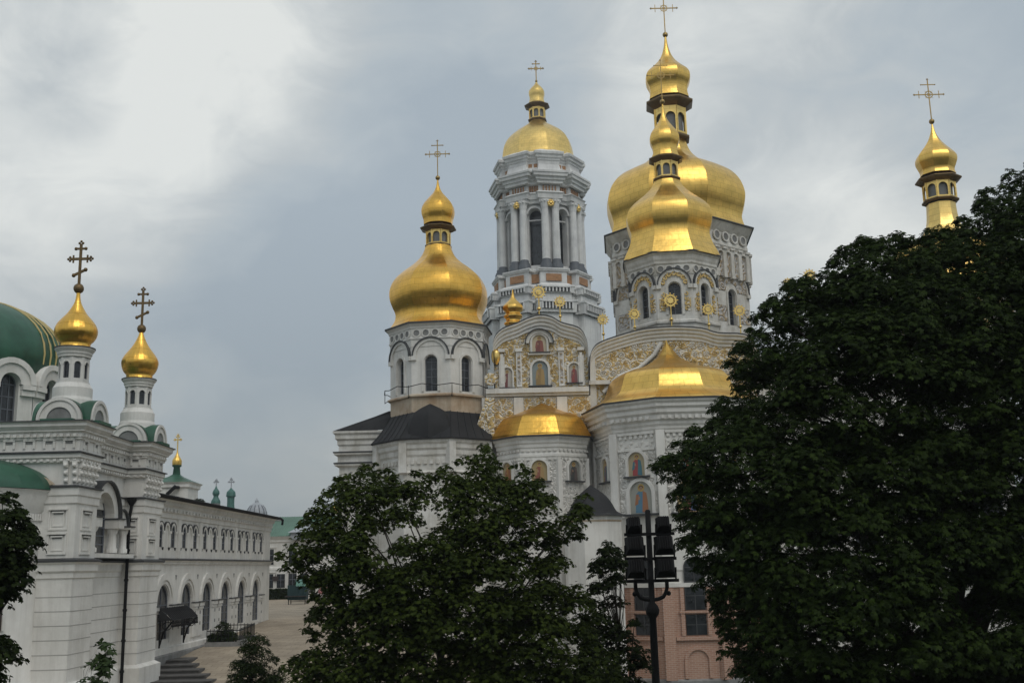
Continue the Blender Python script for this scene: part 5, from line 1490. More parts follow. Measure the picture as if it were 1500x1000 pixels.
# ================================================================== FAR BUILDINGS
def far_things():
    # white tower with green pyramid roof behind the hall
    ax = Ax(258, 710, 140); m = ax.m(710)
    gz = ground(-40, 140)
    T = thing('church_tower', 'white square tower with green pyramid roof and tiny golden onion behind the hall', 'church tower', (ax.x, ax.y, gz))
    h = 25 * m
    g = MB(WHITE); pth = [(ax.x - h, ax.y - h), (ax.x + h, ax.y - h), (ax.x + h, ax.y + h), (ax.x - h, ax.y + h)]
    g.sweep(pth, [(0, gz - .5), (0, ax.z(717)), (.25, ax.z(715)), (.25, ax.z(711)), (.5, ax.z(708))], True)
    g.use(GREYST)
    for k in range(14): g.box(ax.x - h + 2 * h * (k + .3) / 14, ax.x - h + 2 * h * (k + .7) / 14, ax.y - h - .1, ax.y - h, ax.z(716), ax.z(714))
    sub(T, 'wall', g)
    g = MB(GREEN); g.lathe(ax.x, ax.y, ax.prof([(708, 43), (703, 26), (698, 12), (695, 7)]), 4, 45, smooth=False); g.lathe(ax.x, ax.y, ax.prof([(697, 6), (684, 4.5), (683, 6.5), (681, 7)]), 12, 0, 1, 1)
    sub(T, 'roof', g)
    dome(T, ax, [(681, 6.5), (678, 6.8), (674, 6.6), (670, 4.5), (666, 2.2), (661, 1), (656, .6)], 0, GOLD, 1, 16, 'onion_dome', 1, 1)
    cross(T, ax.x, ax.y, ax.z(657), ax.z(636) - ax.z(657), 9 * m, GOLDPALE, False, .07, False)
    g = MB(IRON)
    g.tube([(ax.x - 3 * m, ax.y - h - .5, ax.z(726)), (ax.x + 10 * m, ax.y - h - .6, ax.z(714))], .25, 5); g.obox((ax.x + 11 * m, ax.y - h - .5, ax.z(716)), Vector((1, 0, 0)), Vector((0, 1, 0)), 6 * m, .6, 4 * m)
    sub(T, 'loudspeaker', g)
    # two green-topped turrets far behind
    def spire(px, parts, label, Y=190):
        ax = Ax(px, 735, Y); gz = ground(-50, Y)
        T = thing('turret', label, 'turret', (ax.x, ax.y, gz), None)
        g = MB(WHITE); g.lathe(ax.x, ax.y, [(parts['w'] * ax.m(760), gz - .5), (parts['w'] * ax.m(760), ax.z(parts['wt']))], 8, 0)
        for k in range(8):
            fr = frame_at(ax.x, ax.y, 45 * k + 22.5, parts['w'] * ax.m(750) * .93); g.use(GREYST); g.fbox(fr, -.25, .25, ax.z(parts['wt'] + 8), ax.z(parts['wt'] + 2), 0, .1); g.use(WHITE)
        sub(T, 'wall', g)
        dome(T, ax, parts['roof'], 0, VERDI, .5, 8, 'roof', 1, 1)
        cross(T, ax.x, ax.y, ax.z(parts['c0']), ax.z(parts['c1']) - ax.z(parts['c0']), parts['cw'] * ax.m(700), SILVER, False, .08, False)
    spire(316, dict(w=6, wt=735, roof=[(737, 7), (733, 6.5), (729, 4.2), (726, 3.6), (723, 5.2), (719, 4.6), (715, 2), (711, .5)], c0=712, c1=702, cw=5), 'small far turret with a pointed verdigris cap, left of the pair')
    spire(338, dict(w=7, wt=748, roof=[(752, 13), (748, 9), (744, 6.4), (741, 5.5), (728, 5.5), (727, 7), (724, 6.8), (720, 6), (717, 3), (714, .6)], c0=715, c1=700, cw=7), 'slender far turret with a verdigris onion and tall cross, right of the pair')
    # pale glazed dome
    ax = Ax(376, 745, 320); gz = ground(-70, 320)
    T = thing('domed_building', 'far hazy building with a pale ribbed grey dome above the hall roof end', 'building', (ax.x, ax.y, gz))
    g = MB(WHITE); g.lathe(ax.x, ax.y, [(15 * ax.m(770), gz - .5), (15 * ax.m(770), ax.z(757)), (16.5 * ax.m(757), ax.z(756)), (16 * ax.m(757), ax.z(755))], 16, 0, 1, 1); sub(T, 'wall', g)
    dome(T, ax, [(755, 15), (750, 14.4), (745, 12.5), (740, 9), (737, 5), (736, 3), (733, 2.6), (731, 1.2), (729, .3)], 0, SILVER, 1, 16, 'dome', 1, 1)
    g = MB(FRAME)
    for k in range(12):
        a = R(30 * k)
        g.tube([(ax.x + q * ax.m(750) * sin(a), ax.y - q * ax.m(750) * cos(a), ax.z(p)) for p, q in ((754, 15.2), (750, 14.7), (745, 12.8), (740, 9.3))], .12, 4)
    sub(T, 'rib', g)
    # gilded cupola peeping over the maple
    ax = Ax(490, 745, 150); gz = ground(-25, 150)
    T = thing('small_church', 'tiny golden cupola of a far white church peeping over the maple crown', 'church', (ax.x, ax.y, gz))
    g = MB(WHITE); g.lathe(ax.x, ax.y, [(14 * ax.m(800), gz - .5), (14 * ax.m(800), ax.z(775)), (5 * ax.m(770), ax.z(768)), (4 * ax.m(760), ax.z(752))], 8, 0); sub(T, 'wall', g)
    dome(T, ax, [(753, 4.6), (748, 5), (744, 4), (740, 2), (736, .8), (731, .4)], 0, GOLDPALE, 1, 12, 'onion_dome', 1, 1)
    cross(T, ax.x, ax.y, ax.z(733), ax.z(722) - ax.z(733), 4 * ax.m(730), GOLDSM, False, .05, False)
    # long two-storey building at the far end of the courtyard
    Y = 132
    gz = ground(-25, Y) - .6
    x0, x1 = X(372, 820, Y), X(640, 820, Y)
    T = thing('monastery_building', 'two-storey white building with pale green metal roof beyond the courtyard', 'building', ((x0 + x1) / 2, Y + 6, gz + .6))
    z = lambda py: Z(420, py, Y)
    g = MB(WHITE)
    pth = [(x0, Y + 12), (x0, Y), (x1, Y), (x1, Y + 12)]
    g.sweep(pth, [(0, gz), (0, z(836)), (.12, z(834)), (.12, z(831)), (0, z(829)), (0, z(795)), (.15, z(793)), (.15, z(790)), (.4, z(787)), (.5, z(785))])
    fr = (Vector((0, Y, 0)), Vector((1, 0, 0)), Vector((0, -1, 0)))
    for px in range(395, 630, 34):
        for (a, b) in ((826, 802), (862, 838)):
            x = X(px, 820, Y); g.fbox(fr, x - .62, x - .5, z(a), z(b), 0, .1); g.fbox(fr, x + .5, x + .62, z(a), z(b), 0, .1); g.fbox(fr, x - .75, x + .75, z(b), z(b - 2.5), 0, .16)
    sub(T, 'wall', g)
    for px in range(395, 630, 17):
        x = X(px, 820, Y)
        for (a, b) in ((826, 804), (860, 840)):
            if b == 804 and (px - 395) % 34: continue
            q = MB(GLASS, FRAME); q.fbox(fr, x - .48, x + .48, z(a), z(b), 0, .05); q.use(FRAME); q.fbox(fr, x - .03, x + .03, z(a), z(b), .05, .08); q.fbox(fr, x - .48, x + .48, z(b) - .7, z(b) - .64, .05, .078)
            sub(T, 'window', q)
    q = MB(BROWNW); q.fbox(fr, X(399.5, 845, Y), X(408, 845, Y), z(850), z(843), .05, .2); q.fbox(fr, X(403.4, 845, Y), X(404, 845, Y), z(843), z(840), .05, .15); sub(T, 'hanging_sign', q)
    g = MB(PALEGREEN)
    a, b, c, d = (x0 - .5, Y - .55, z(785)), (x1 + .5, Y - .55, z(785)), (x1 - 4, Y + 6, z(785) + 2.6), (x0 + 1, Y + 6, z(785) + 2.6)
    g.face([a, b, c, d]); g.face([(x1 + .5, Y + 12.5, z(785)), (x0 - .5, Y + 12.5, z(785)), d, c]); g.face([a, d, (x0 - .5, Y + 12.5, z(785))]); g.face([b, (x1 + .5, Y + 12.5, z(785)), c])
    for i in range(60):
        x = x0 + (x1 - x0 - 4) * i / 60; g.tube([(x, Y - .5, z(785) + .04), (max(x, x0 + 1), Y + 6, z(785) + 2.62)], .035, 4)
    rf = sub(T, 'roof', g)
    g = MB(SILVER)   # pale central gable with its own roof
    xa, xb = X(428, 780, Y), X(500, 780, Y)
    g.box(xa, xb, Y - .9, Y + 1, z(787) - .3, z(780)); g.face([(xa - .3, Y - 1.2, z(780)), (xb + .3, Y - 1.2, z(780)), (xb - 1, Y + 4, z(764)), (xa + 1, Y + 4, z(764))]); g.face([(xa - .3, Y - 1.2, z(780)), (xa + 1, Y + 4, z(764)), (xa - .3, Y + 4, z(780))])
    sub(T, 'dormer', g)
    for px, w_ in ((409, 3), (446, 5)):
        q = MB(WHITE, GREYST); x = X(px, 765, Y + 5); hw = w_ * .09
        q.box(x - hw, x + hw, Y + 4.6, Y + 5.4, z(785) + 1.8, Z(px, 763, Y + 5)); q.use(GREYST); q.box(x - hw - .12, x + hw + .12, Y + 4.5, Y + 5.5, Z(px, 763, Y + 5), Z(px, 760.5, Y + 5))
        sub(rf, 'chimney', q)
far_things()

# ================================================================== STALL, PEOPLE
def stall():
    Y = 116; x0, x1 = X(421, 880, Y), X(448, 880, Y); gz = ground((x0 + x1) / 2, Y)
    T = thing('market_stall', 'dark teal covered market stall on thin legs with a mint awning', 'stall', ((x0 + x1) / 2, Y + .7, gz))
    g = MB(IRON)
    for x in (x0 + .1, x1 - .1):
        for y in (Y + .1, Y + 1.3): g.tube([(x, y, gz - .05), (x, y, gz + 2.1)], .045, 6)
    g.tube([(x0 + .1, Y + .1, gz + .5), (x1 - .1, Y + .1, gz + .5)], .03, 5)
    sub(T, 'frame', g)
    g = MB(STALLC)
    n = 13
    rows = []
    for z in (gz + .5, gz + 1.3, gz + 2.0):
        rows.append([(x0 + (x1 - x0) * i / (n - 1), Y + .08 * sin(i * 2.3 + z), z) for i in range(n)])
    g.grid(rows, True); g.box(x0, x0 + .05, Y + .12, Y + 1.3, gz + .5, gz + 2.0); g.box(x1 - .05, x1, Y + .12, Y + 1.3, gz + .5, gz + 2.0)
    sub(T, 'canvas_side', g)
    g = MB(MINT)
    g.grid([[(x0 + .9 + (x1 - x0 - .9) * i / 8, Y - .25, gz + 1.95 - .12 * abs(sin(i * 1.57))) for i in range(9)], [(x0 + .9 + (x1 - x0 - .9) * i / 8, Y - .15, gz + 2.2) for i in range(9)], [(x0 + .7 + (x1 - x0 - .7) * i / 8, Y + .7, gz + 2.55) for i in range(9)], [(x0 + .7 + (x1 - x0 - .7) * i / 8, Y + 1.5, gz + 2.2) for i in range(9)]], True)
    sub(T, 'awning', g)
    g = MB(BROWNW); g.box(x0 - .2, x1 + .1, Y - .3, Y - .02, gz + .82, gz + .9); sub(T, 'counter', g)
stall()

def person(px, Y, label, top, legs, hairc, yaw, arm):
    x = X(px, 880, Y); gz = ground(x, Y) + .02
    J = dict(pelvis=(0, 0, .95), waist=(0, 0, 1.12), chest=(0, .01, 1.35), neck=(0, .0, 1.48), head=(0, -.02, 1.60), crown=(0, -.01, 1.70))
    R_ = dict(pelvis=.15, waist=.135, chest=.155, neck=.06, head=.095, crown=.075)
    E = [('pelvis', 'waist'), ('waist', 'chest'), ('chest', 'neck'), ('neck', 'head'), ('head', 'crown')]
    for s_, n in ((-1, 'l'), (1, 'r')):
        st = .1 * s_
        J['hip' + n] = (s_ * .095, 0, .88); J['kn' + n] = (s_ * .10, -.05 - st * .6, .48); J['an' + n] = (s_ * .10, .04 + st * .9, .08); J['to' + n] = (s_ * .115, -.13 + st * .9, .045)
        R_['hip' + n] = .095; R_['kn' + n] = .062; R_['an' + n] = .045; R_['to' + n] = .04
        E += [('pelvis', 'hip' + n), ('hip' + n, 'kn' + n), ('kn' + n, 'an' + n), ('an' + n, 'to' + n)]
        J['sh' + n] = (s_ * .19, .01, 1.40); J['el' + n] = (s_ * .25, .02, 1.12); J['wr' + n] = (s_ * (.24 - arm * .1), -.05 - arm * .2, .90 + arm * .18); J['ha' + n] = (s_ * (.24 - arm * .12), -.09 - arm * .24, .82 + arm * .2)
        R_['sh' + n] = .065; R_['el' + n] = .045; R_['wr' + n] = .034; R_['ha' + n] = .036
        E += [('chest', 'sh' + n), ('sh' + n, 'el' + n), ('el' + n, 'wr' + n), ('wr' + n, 'ha' + n)]
    keys = list(J)
    me = bpy.data.meshes.new('person'); me.from_pydata([J[k] for k in keys], [(keys.index(a), keys.index(b)) for a, b in E], [])
    o = bpy.data.objects.new('person', me); C.objects.link(o); o.location = (x, Y, gz); o.rotation_euler = (0, 0, yaw)
    sk = o.modifiers.new('skin', 'SKIN'); ss = o.modifiers.new('sub', 'SUBSURF'); ss.levels = 1; ss.render_levels = 2
    if not me.skin_vertices: me.attributes  # layer is made by the modifier
    bpy.context.view_layer.objects.active = o
    lay = me.skin_vertices[0].data if len(me.skin_vertices) else None
    if lay:
        for i, k in enumerate(keys): lay[i].radius = (R_[k], R_[k])
        lay[0].use_root = True
    m = bpy.data.materials.new('clothed_' + top[0]); m.use_nodes = True
    t = m.node_tree; b = t.nodes['Principled BSDF']; b.inputs['Roughness'].default_value = .85
    co = t.nodes.new('ShaderNodeTexCoord'); sp = t.nodes.new('ShaderNodeSeparateXYZ'); t.links.new(co.outputs['Object'], sp.inputs[0])
    mr = t.nodes.new('ShaderNodeMapRange'); mr.inputs[1].default_value = 0; mr.inputs[2].default_value = 1.8; t.links.new(sp.outputs[2], mr.inputs[0])
    r = t.nodes.new('ShaderNodeValToRGB'); r.color_ramp.interpolation = 'CONSTANT'; q = r.color_ramp.elements
    q[0].position = 0; q[0].color = (.03, .03, .03, 1); q[1].position = .05; q[1].color = (*legs, 1)
    a = q.new(.53); a.color = (*top[1], 1); a = q.new(.82); a.color = (.42, .25, .18, 1)
    t.links.new(mr.outputs[0], r.inputs[0]); t.links.new(r.outputs[0], b.inputs['Base Color'])
    me.materials.append(m)
    tag(o, label, 'person')
    h = MB(flat('hair_' + top[0], hairc)); 
    h.ball((0, .015, 1.685), .105, 10, 7, .95); hb = MB(flat('hair_' + top[0], hairc)); 
    hh = h.build('hair', None); hh.parent = o
person(470, 117, 'person in a pink top and pale trousers standing near the stall', ('pink', (.45, .20, .20)), (.55, .52, .48), (.05, .03, .02), .4, .6)
person(478, 118, 'person in a dark top and light trousers standing beside the pink-topped one', ('dark', (.06, .06, .08)), (.48, .46, .44), (.03, .02, .015), -.5, .1)

# ================================================================== FLOODLIGHT POLE
def floodlights():
    Y = 36
    ax = Ax(956, 900, Y); gz = ground(ax.x, Y); m = ax.m(850)
    T = thing('floodlight_pole', 'black iron pole carrying rows of square floodlights in front of the pink brick base', 'floodlight pole', (ax.x, ax.y, gz))
    g = MB(IRON)
    g.lathe(ax.x, ax.y, [(.28, gz - .1), (.28, gz + .4), (.19, gz + .6), (.13, ax.z(1010)), (.115, ax.z(905)), (.2, ax.z(899)), (.23, ax.z(893)), (.2, ax.z(888)), (.10, ax.z(882)), (.09, ax.z(748)), (.05, ax.z(746))], 12, 0, 1, 1)
    sub(T, 'pole', g)
    g = MB(IRON)   # U-shaped bracket
    for s_ in (-1, 1):
        pts = [(ax.x + s_ * hw * m, ax.y, ax.z(py)) for hw, py in ((3, 878), (10, 877), (17, 874), (21, 868), (23, 860), (23, 850))]
        g.tube(pts, .065, 7); g.ball((ax.x + s_ * 25 * m, ax.y, ax.z(869)), .08, 7, 5)
    sub(T, 'bracket', g)
    for py, hw in ((782, 37), (818, 38), (850, 40)):
        g = MB(IRON); g.obox((ax.x, ax.y - .14, ax.z(py)), Vector((1, 0, 0)), Vector((0, 1, 0)), 2 * hw * m, .07, .1)
        sub(T, 'cross_arm', g)
    for py0, py1, cx, hw in ((757, 779, -23, 10.5), (757, 779, 20, 10.5), (784, 812, -23, 14), (784, 812, 20, 14), (817, 845, -23, 13.5), (817, 845, 20, 14.5)):
        zc = (ax.z(py0) + ax.z(py1)) / 2; hh = (ax.z(py0) - ax.z(py1)) / 2; c = Vector((ax.x + cx * m, ax.y - .34, zc)); w_ = hw * m
        tilt = -.35
        u = Vector((1, 0, 0)); v = Vector((0, cos(tilt), sin(tilt))); wv = Vector((0, -sin(tilt), cos(tilt)))
        g = MB(IRON)
        # tapered housing: back smaller than front
        P = [c + u * (i * w_ * k) + v * d + wv * (j * hh * k) for (k, d) in ((.72, -.22), (.97, .08), (1.0, .12)) for (i, j) in ((-1, -1), (1, -1), (1, 1), (-1, 1))]
        rows = [P[0:4], P[4:8], P[8:12]]
        g.grid(rows, False, True); g.face(rows[0][::-1])
        for i in range(5): g.obox(c + v * -.25 + u * (w_ * (-.5 + .25 * i)), u, v, .03, .1, hh * 1.3, wv)
        g.use(GLASS); g.face([c + u * (i * w_ * .93) + v * .121 + wv * (j * hh * .93) for (i, j) in ((-1, -1), (1, -1), (1, 1), (-1, 1))])
        g.use(IRON)
        for s_ in (-1, 1): g.tube([c + u * (s_ * w_ * 1.04), c + u * (s_ * w_ * 1.04) + Vector((0, .1, -hh - .1))], .03, 5)
        g.tube([c + Vector((-w_ * 1.04, .1, -hh - .1)), c + Vector((w_ * 1.04, .1, -hh - .1))], .035, 5)
        sub(T, 'floodlight', g)
floodlights()

# ================================================================== TREES
def inpoly(px, py, poly):
    n = len(poly); c = np.zeros(len(px), bool); j = n - 1
    for i in range(n):
        xi, yi = poly[i]; xj, yj = poly[j]
        cond = ((yi > py) != (yj > py)) & (px < (xj - xi) * (py - yi) / (yj - yi + 1e-9) + xi)
        c ^= cond; j = i
    return c
def edge_dist(px, py, poly):
    d = np.full(len(px), 1e9)
    for i in range(len(poly)):
        a = np.array(poly[i], float); b = np.array(poly[(i + 1) % len(poly)], float); ab = b - a
        t = np.clip(((px - a[0]) * ab[0] + (py - a[1]) * ab[1]) / (ab @ ab + 1e-9), 0, 1)
        d = np.minimum(d, np.hypot(px - a[0] - t * ab[0], py - a[1] - t * ab[1]))
    return d
def leaf_template(kind):
    """list of kite leaflets: (base, left, tip, right) in a unit leaf lying in XY, drooping"""
    L_ = []
    if kind == 'palmate':
        for a, ln in ((-110, .62), (-68, .85), (-24, 1.0), (24, 1.0), (68, .85), (110, .62)):
            c, s_ = cos(R(a)), sin(R(a)); wd = .2 * ln
            def P(x, y, z): return (x * c - y * s_, x * s_ + y * c, z)
            L_.append([P(.04, 0, 0), P(.62 * ln, wd, -.05), P(ln, 0, -.34 * ln), P(.62 * ln, -wd, -.05)])
    elif kind == 'maple':
        for a, ln in ((-85, .6), (-40, .85), (0, 1.0), (40, .85), (85, .6)):
            c, s_ = cos(R(a)), sin(R(a)); wd = .27 * ln
            def P(x, y, z): return (x * c - y * s_, x * s_ + y * c, z)
            L_.append([P(-.05, 0, 0), P(.5 * ln, wd, .03), P(ln, 0, -.22 * ln), P(.5 * ln, -wd, .03)])
    else:
        for a, ln in ((-35, .8), (30, 1.0), (150, .8)):
            c, s_ = cos(R(a)), sin(R(a)); wd = .26 * ln
            def P(x, y, z): return (x * c - y * s_, x * s_ + y * c, z)
            L_.append([P(0, 0, 0), P(.45 * ln, wd, .05), P(ln, 0, -.1), P(.45 * ln, -wd, .05)])
    return np.array(L_)
def make_tree(name, label, polys, Y, thick, n_clump, per, lsize, kind, lmat, base, seed, clump_r=.55, flatz=.55, trunk_r=.25, front_bias=.6, group=None, fork=None, inner=.35, holes=(), even=0, fringe=0):
    rs = np.random.RandomState(seed)
    bx_, by_ = base; gz = ground(bx_, by_)
    T = thing(name, label, 'tree' if 'shrub' not in name and 'bush' not in name else 'shrub', (bx_, by_, gz), group)
    cl = []
    areas = []
    for poly in polys:
        p = np.array(poly, float); areas.append(abs(np.sum(p[:, 0] * np.roll(p[:, 1], -1) - np.roll(p[:, 0], -1) * p[:, 1])) / 2)
    tot = sum(areas)
    for poly, A_ in zip(polys, areas):
        p = np.array(poly, float); lo, hi = p.min(0), p.max(0); want = int(n_clump * A_ / tot); mpp = Y / F
        got = []; pix = []
        tries = 0
        while len(got) < want and tries < want * 200:
            tries += 1
            # of a few candidates keep the one farthest from the clumps already placed, so the crown fills evenly
            cand = [c_ for c_ in lo + rs.rand(14, 2) * (hi - lo) if inpoly(np.array([c_[0]]), np.array([c_[1]]), poly)[0]]
            if not cand: continue
            q = cand[0]
            if even and pix:
                pa = np.array(pix); q = max(cand[:even], key=lambda c_: np.min(np.hypot(pa[:, 0] - c_[0], pa[:, 1] - c_[1])))
            d = edge_dist(np.array([q[0]]), np.array([q[1]]), poly)[0] * mpp
            if d < clump_r * .35: continue
            skip = False
            for hx, hy, hr in holes:
                if (q[0] - hx) ** 2 + (q[1] - hy) ** 2 < hr * hr: skip = True
            if skip: continue
            half = thick * sqrt(max(.02, 1 - (1 - min(1, d / thick)) ** 2))
            u = rs.rand()
            off = -half * (1 - .35 * rs.rand() ** 2) if u < front_bias else half * (2 * rs.rand() - 1)
            c = at(q[0], q[1], Y + off); rr = min(clump_r * (.65 + .7 * rs.rand()), max(clump_r * .45, d * 1.05))
            got.append((c.x, c.y, c.z, rr, 1)); pix.append(q)
        for _ in range(fringe):          # loose sprays that break the outline
            i = rs.randint(len(poly)); a, b = p[i], p[(i + 1) % len(poly)]; q = a + (b - a) * rs.rand() + rs.normal(size=2) * 4; q = q + (p.mean(0) - q) / np.linalg.norm(p.mean(0) - q) * 7
            c = at(q[0], q[1], Y + rs.uniform(-.5, .5) * thick * .6); got.append((c.x, c.y, c.z, clump_r * rs.uniform(.3, .62), 1))
        cl += got
    cl = np.array(cl)
    # leaves: shell of flattened ellipsoids
    tpl = leaf_template(kind); nl = len(tpl)
    pos = []; nor = []
    for x, y, z, rr, _ in cl:
        k = int(per * (rr / clump_r) ** 2) + 8
        v = rs.normal(size=(k, 3)); v /= np.linalg.norm(v, axis=1)[:, None]
        v[:, 2] = np.where(v[:, 2] < -.2, -v[:, 2] * .6, v[:, 2])
        rad = rr * (1 - .5 * rs.rand(k) ** 1.5)
        pp = v * rad[:, None]; pp[:, 2] *= flatz
        pp[:, 2] -= .28 * rr * (pp[:, 0] ** 2 + pp[:, 1] ** 2) / rr ** 2
        pos.append(pp + [x, y, z]); nn = v * .8 + [0, 0, .75] + rs.normal(size=(k, 3)) * .35
        nor.append(nn / np.linalg.norm(nn, axis=1)[:, None])
    pos = np.concatenate(pos); nor = np.concatenate(nor); n = len(pos)
    h = rs.normal(size=(n, 3)); t1 = np.cross(nor, h); t1 /= np.linalg.norm(t1, axis=1)[:, None]; t2 = np.cross(nor, t1)
    sz = lsize * (.65 + .7 * rs.rand(n))
    V = tpl.reshape(-1, 3)
    W = pos[:, None, :] + sz[:, None, None] * (V[None, :, 0:1] * t1[:, None, :] + V[None, :, 1:2] * t2[:, None, :] + V[None, :, 2:3] * nor[:, None, :])
    W = W.reshape(-1, 3) - np.array([bx_, by_, gz])
    # share the leaf base so each leaf is one island: join leaflets at their base vertex
    nv = len(W); me = bpy.data.meshes.new('crown')
    idx = np.arange(n * nl * 4).reshape(n, nl, 4); idx[:, :, 0] = idx[:, :1, 0]
    me.vertices.add(nv); me.vertices.foreach_set('co', W.astype(np.float32).ravel())
    nf = n * nl; me.loops.add(nf * 4); me.polygons.add(nf)
    me.loops.foreach_set('vertex_index', idx.astype(np.int32).ravel())
    me.polygons.foreach_set('loop_start', np.arange(0, nf * 4, 4, dtype=np.int32))
    me.materials.append(lmat); me.update(); me.validate()
    o = bpy.data.objects.new('crown', me); C.objects.link(o); o.parent = T
    # trunk and limbs reaching the clumps
    g = MB(BARK)
    cen = cl[:, :3].mean(0); top = np.array([cen[0] * .6 + bx_ * .4, cen[1] * .6 + by_ * .4, cen[2]])
    ht = cen[2] - gz
    fk = np.array(fork) if fork else np.array([bx_, by_, gz + max(.6, ht * .35)])
    g.tube([(bx_, by_, gz - .3), (bx_, by_, gz + .3), tuple(.5 * (np.array([bx_, by_, gz]) + fk) + rs.normal(size=3) * .05), tuple(fk)], [trunk_r * 1.45, trunk_r * 1.05, trunk_r * .95, trunk_r * .85], 10)
    sel = rs.permutation(len(cl))[:min(len(cl), 90)]
    mains = sel[:9]; mid = []
    for i in mains:
        e_ = cl[i, :3]; m1 = fk + (e_ - fk) * .5 + np.array([0, 0, .12 * np.linalg.norm(e_ - fk)]) + rs.normal(size=3) * .2
        g.tube([tuple(fk), tuple(fk + (m1 - fk) * .5 + rs.normal(size=3) * .1), tuple(m1), tuple(e_)], [trunk_r * .6, trunk_r * .45, trunk_r * .3, trunk_r * .08], 7)
        mid.append(m1); mid.append(fk + (m1 - fk) * .6)
    mid = np.array(mid)
    for i in sel[9:]:
        e_ = cl[i, :3]; s_ = mid[np.argmin(np.linalg.norm(mid - e_, axis=1))]
        b = s_ + (e_ - s_) * .5 + np.array([0, 0, .1]) + rs.normal(size=3) * .12
        g.tube([tuple(s_), tuple(b), tuple(e_)], [trunk_r * .16, trunk_r * .1, trunk_r * .035], 5)
    sub(T, 'trunk', g)
    return T

big = [(1720, 330), (1640, 260), (1560, 218), (1500, 242), (1460, 276), (1428, 308), (1390, 334), (1338, 350), (1294, 344), (1258, 354), (1228, 366), (1218, 394), (1166, 412), (1126, 438), (1100, 468), (1086, 502), (1052, 514), (1074, 544), (1074, 576), (1018, 624), (984, 656), (958, 692), (998, 708), (988, 744), (1000, 792), (1020, 832), (1040, 880), (1058, 930), (1086, 1000), (1110, 1060), (1300, 1100), (1600, 1090), (1720, 900)]
make_tree('chestnut_tree', 'huge dark chestnut tree filling the right side in front of the cathedral', [big], 26, 3.4, 1300, 145, .093, 'palmate', LEAF_CH, (X(1370, 1000, 27), 27, ), 12, clump_r=.52, trunk_r=.42, flatz=.8, even=2, fringe=150)
mid = [(392, 817), (418, 786), (444, 750), (488, 700), (520, 678), (548, 678), (572, 694), (600, 674), (628, 692), (655, 676), (692, 650), (718, 648), (740, 692), (770, 676), (802, 704), (822, 738), (862, 726), (870, 752), (852, 790), (822, 800), (842, 840), (870, 870), (880, 930), (905, 960), (925, 1010), (910, 1060), (425, 1060), (404, 1000), (424, 960), (462, 935), (436, 925), (456, 890), (436, 852)]
make_tree('maple_tree', 'dark green maple tree in the middle foreground, before the side chapel', [mid], 30, 2.8, 900, 78, .09, 'maple', LEAF_MA, (X(660, 1000, 30), 30), 5, clump_r=.40, flatz=.8, fringe=60, trunk_r=.24, holes=((556, 800, 24), (640, 762, 16), (600, 775, 14), (715, 758, 14)))
rt_ = [(884, 786), (902, 778), (914, 800), (922, 832), (914, 868), (935, 895), (948, 925), (955, 975), (945, 1050), (850, 1050), (846, 960), (858, 880), (862, 820)]
make_tree('young_tree', 'slim bushy young tree between the maple and the floodlight pole', [rt_], 33, .9, 100, 70, .1, 'maple', LEAF_DK, (X(895, 1000, 33), 33), 8, clump_r=.42, trunk_r=.1)
lf = [(-120, 720), (-40, 700), (12, 708), (28, 722), (42, 752), (66, 788), (68, 806), (54, 834), (58, 868), (32, 884), (12, 900), (-30, 920), (-120, 930)]
lf2 = [(-100, 905), (0, 908), (30, 946), (42, 966), (24, 985), (10, 1010), (-100, 1040)]
make_tree('linden_tree', 'dark leafy tree cut off by the left edge, before the white church', [lf, lf2], 20, 1.3, 190, 75, .085, 'maple', LEAF_DK, (X(-70, 1000, 20.5), 20.5), 13, clump_r=.36, trunk_r=.18)
sh = [(322, 1040), (334, 972), (348, 945), (352, 925), (372, 912), (390, 920), (398, 950), (418, 970), (424, 1040)]
make_tree('shrub', 'rounded dark shrub at the bottom edge in front of the courtyard', [sh], 35, .9, 90, 90, .07, 'small', LEAF_DK, (X(372, 1000, 35), 35), 21, clump_r=.36, trunk_r=.06)
sp = [(118, 960), (128, 958), (146, 930), (166, 940), (168, 962), (160, 990), (150, 1030), (120, 1030), (116, 985)]
make_tree('sapling', 'thin pale sapling with few leaves before the church plinth', [sp], 19, .25, 16, 7, .12, 'small', LEAF_SA, (X(140, 1000, 19), 19), 3, clump_r=.17, trunk_r=.025)
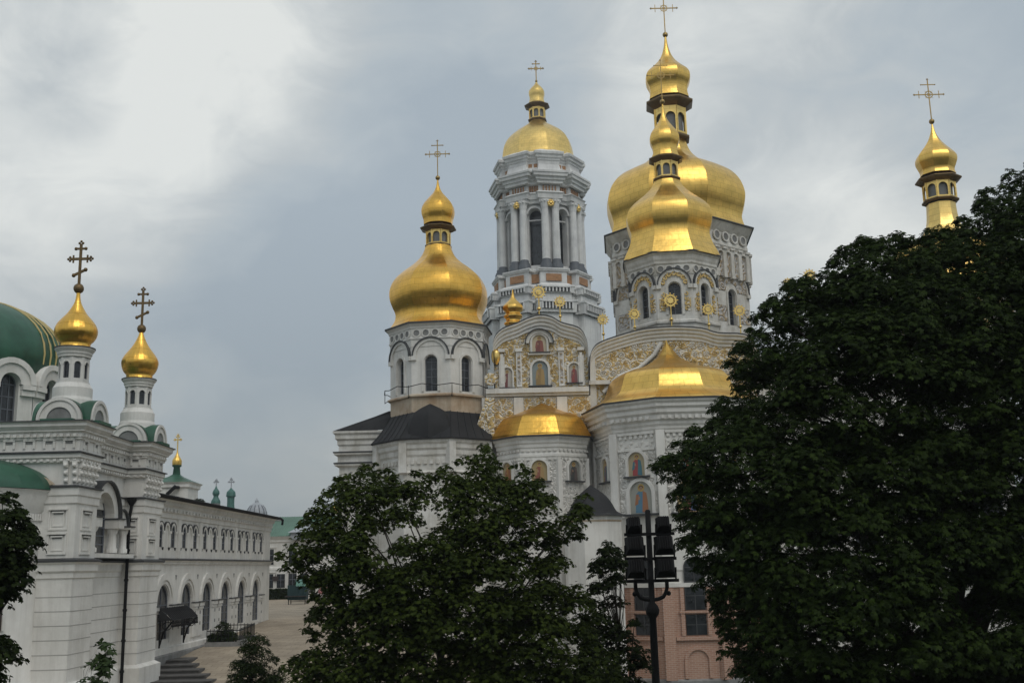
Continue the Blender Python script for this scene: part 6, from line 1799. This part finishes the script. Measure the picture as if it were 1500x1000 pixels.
b1 = [(294, 952), (294, 930), (310, 924), (316, 909), (328, 905), (338, 914), (350, 926), (362, 952)]
make_tree('bush', 'dark bush inside the iron fence by the hall wall', [b1], 74, .9, 50, 50, .14, 'small', LEAF_DK, (X(330, 935, 74), 74), 4, clump_r=.5, trunk_r=.06)
b2 = [(276, 744), (280, 731), (288, 724), (297, 728), (304, 738), (305, 746)]
make_tree('tree', 'small distant tree peeping over the hall roof beside the white tower', [b2], 125, .9, 16, 40, .22, 'small', LEAF_DK, (X(285, 720, 125), 125), 9, clump_r=.7, trunk_r=.2)
b3 = [(424, 880), (420, 862), (430, 845), (460, 835), (490, 850), (500, 880)]
make_tree('bush', 'dark green bush behind the market stall', [b3], 124, 1.5, 50, 40, .2, 'small', LEAF_DK, (X(460, 870, 124), 124), 17, clump_r=.8, trunk_r=.12)

def hedge():
    rs = np.random.RandomState(2); Y = 129
    x0, x1 = X(380, 870, Y), X(432, 870, Y); gz = ground((x0 + x1) / 2, Y); n = 2600
    P = np.stack([x0 + rs.rand(n) * (x1 - x0), Y + rs.rand(n) * 1.2, gz + 1.2 * rs.rand(n) ** .6], 1)
    g = MB(LEAF_DK)
    for p in P:
        a = Vector(rs.normal(size=3)).normalized() * .14; b = Vector(rs.normal(size=3)).normalized() * .1; p = Vector(p)
        g.face([p - a, p + b, p + a, p - b])
    g.box(x0, x1, Y + .25, Y + .95, gz - .1, gz + .95)
    tag(g.build('hedge'), 'clipped dark hedge along the foot of the far white building', 'hedge')
hedge()

# ================================================================== AIR
def haze():
    g = MB(); g.mats = []
    m = bpy.data.materials.new('thin_air'); m.use_nodes = True; t = m.node_tree
    t.nodes.remove(t.nodes['Principled BSDF'])
    v = t.nodes.new('ShaderNodeVolumePrincipled'); v.inputs['Color'].default_value = (.86, .90, .94, 1)
    v.inputs['Density'].default_value = .0003; v.inputs['Anisotropy'].default_value = .2
    t.links.new(v.outputs[0], t.nodes['Material Output'].inputs['Volume'])
    g.mats = [m]; g.box(-705, 705, -205, 905, -12, 110)
    o = g.build('haze'); o['kind'] = 'stuff'
haze()
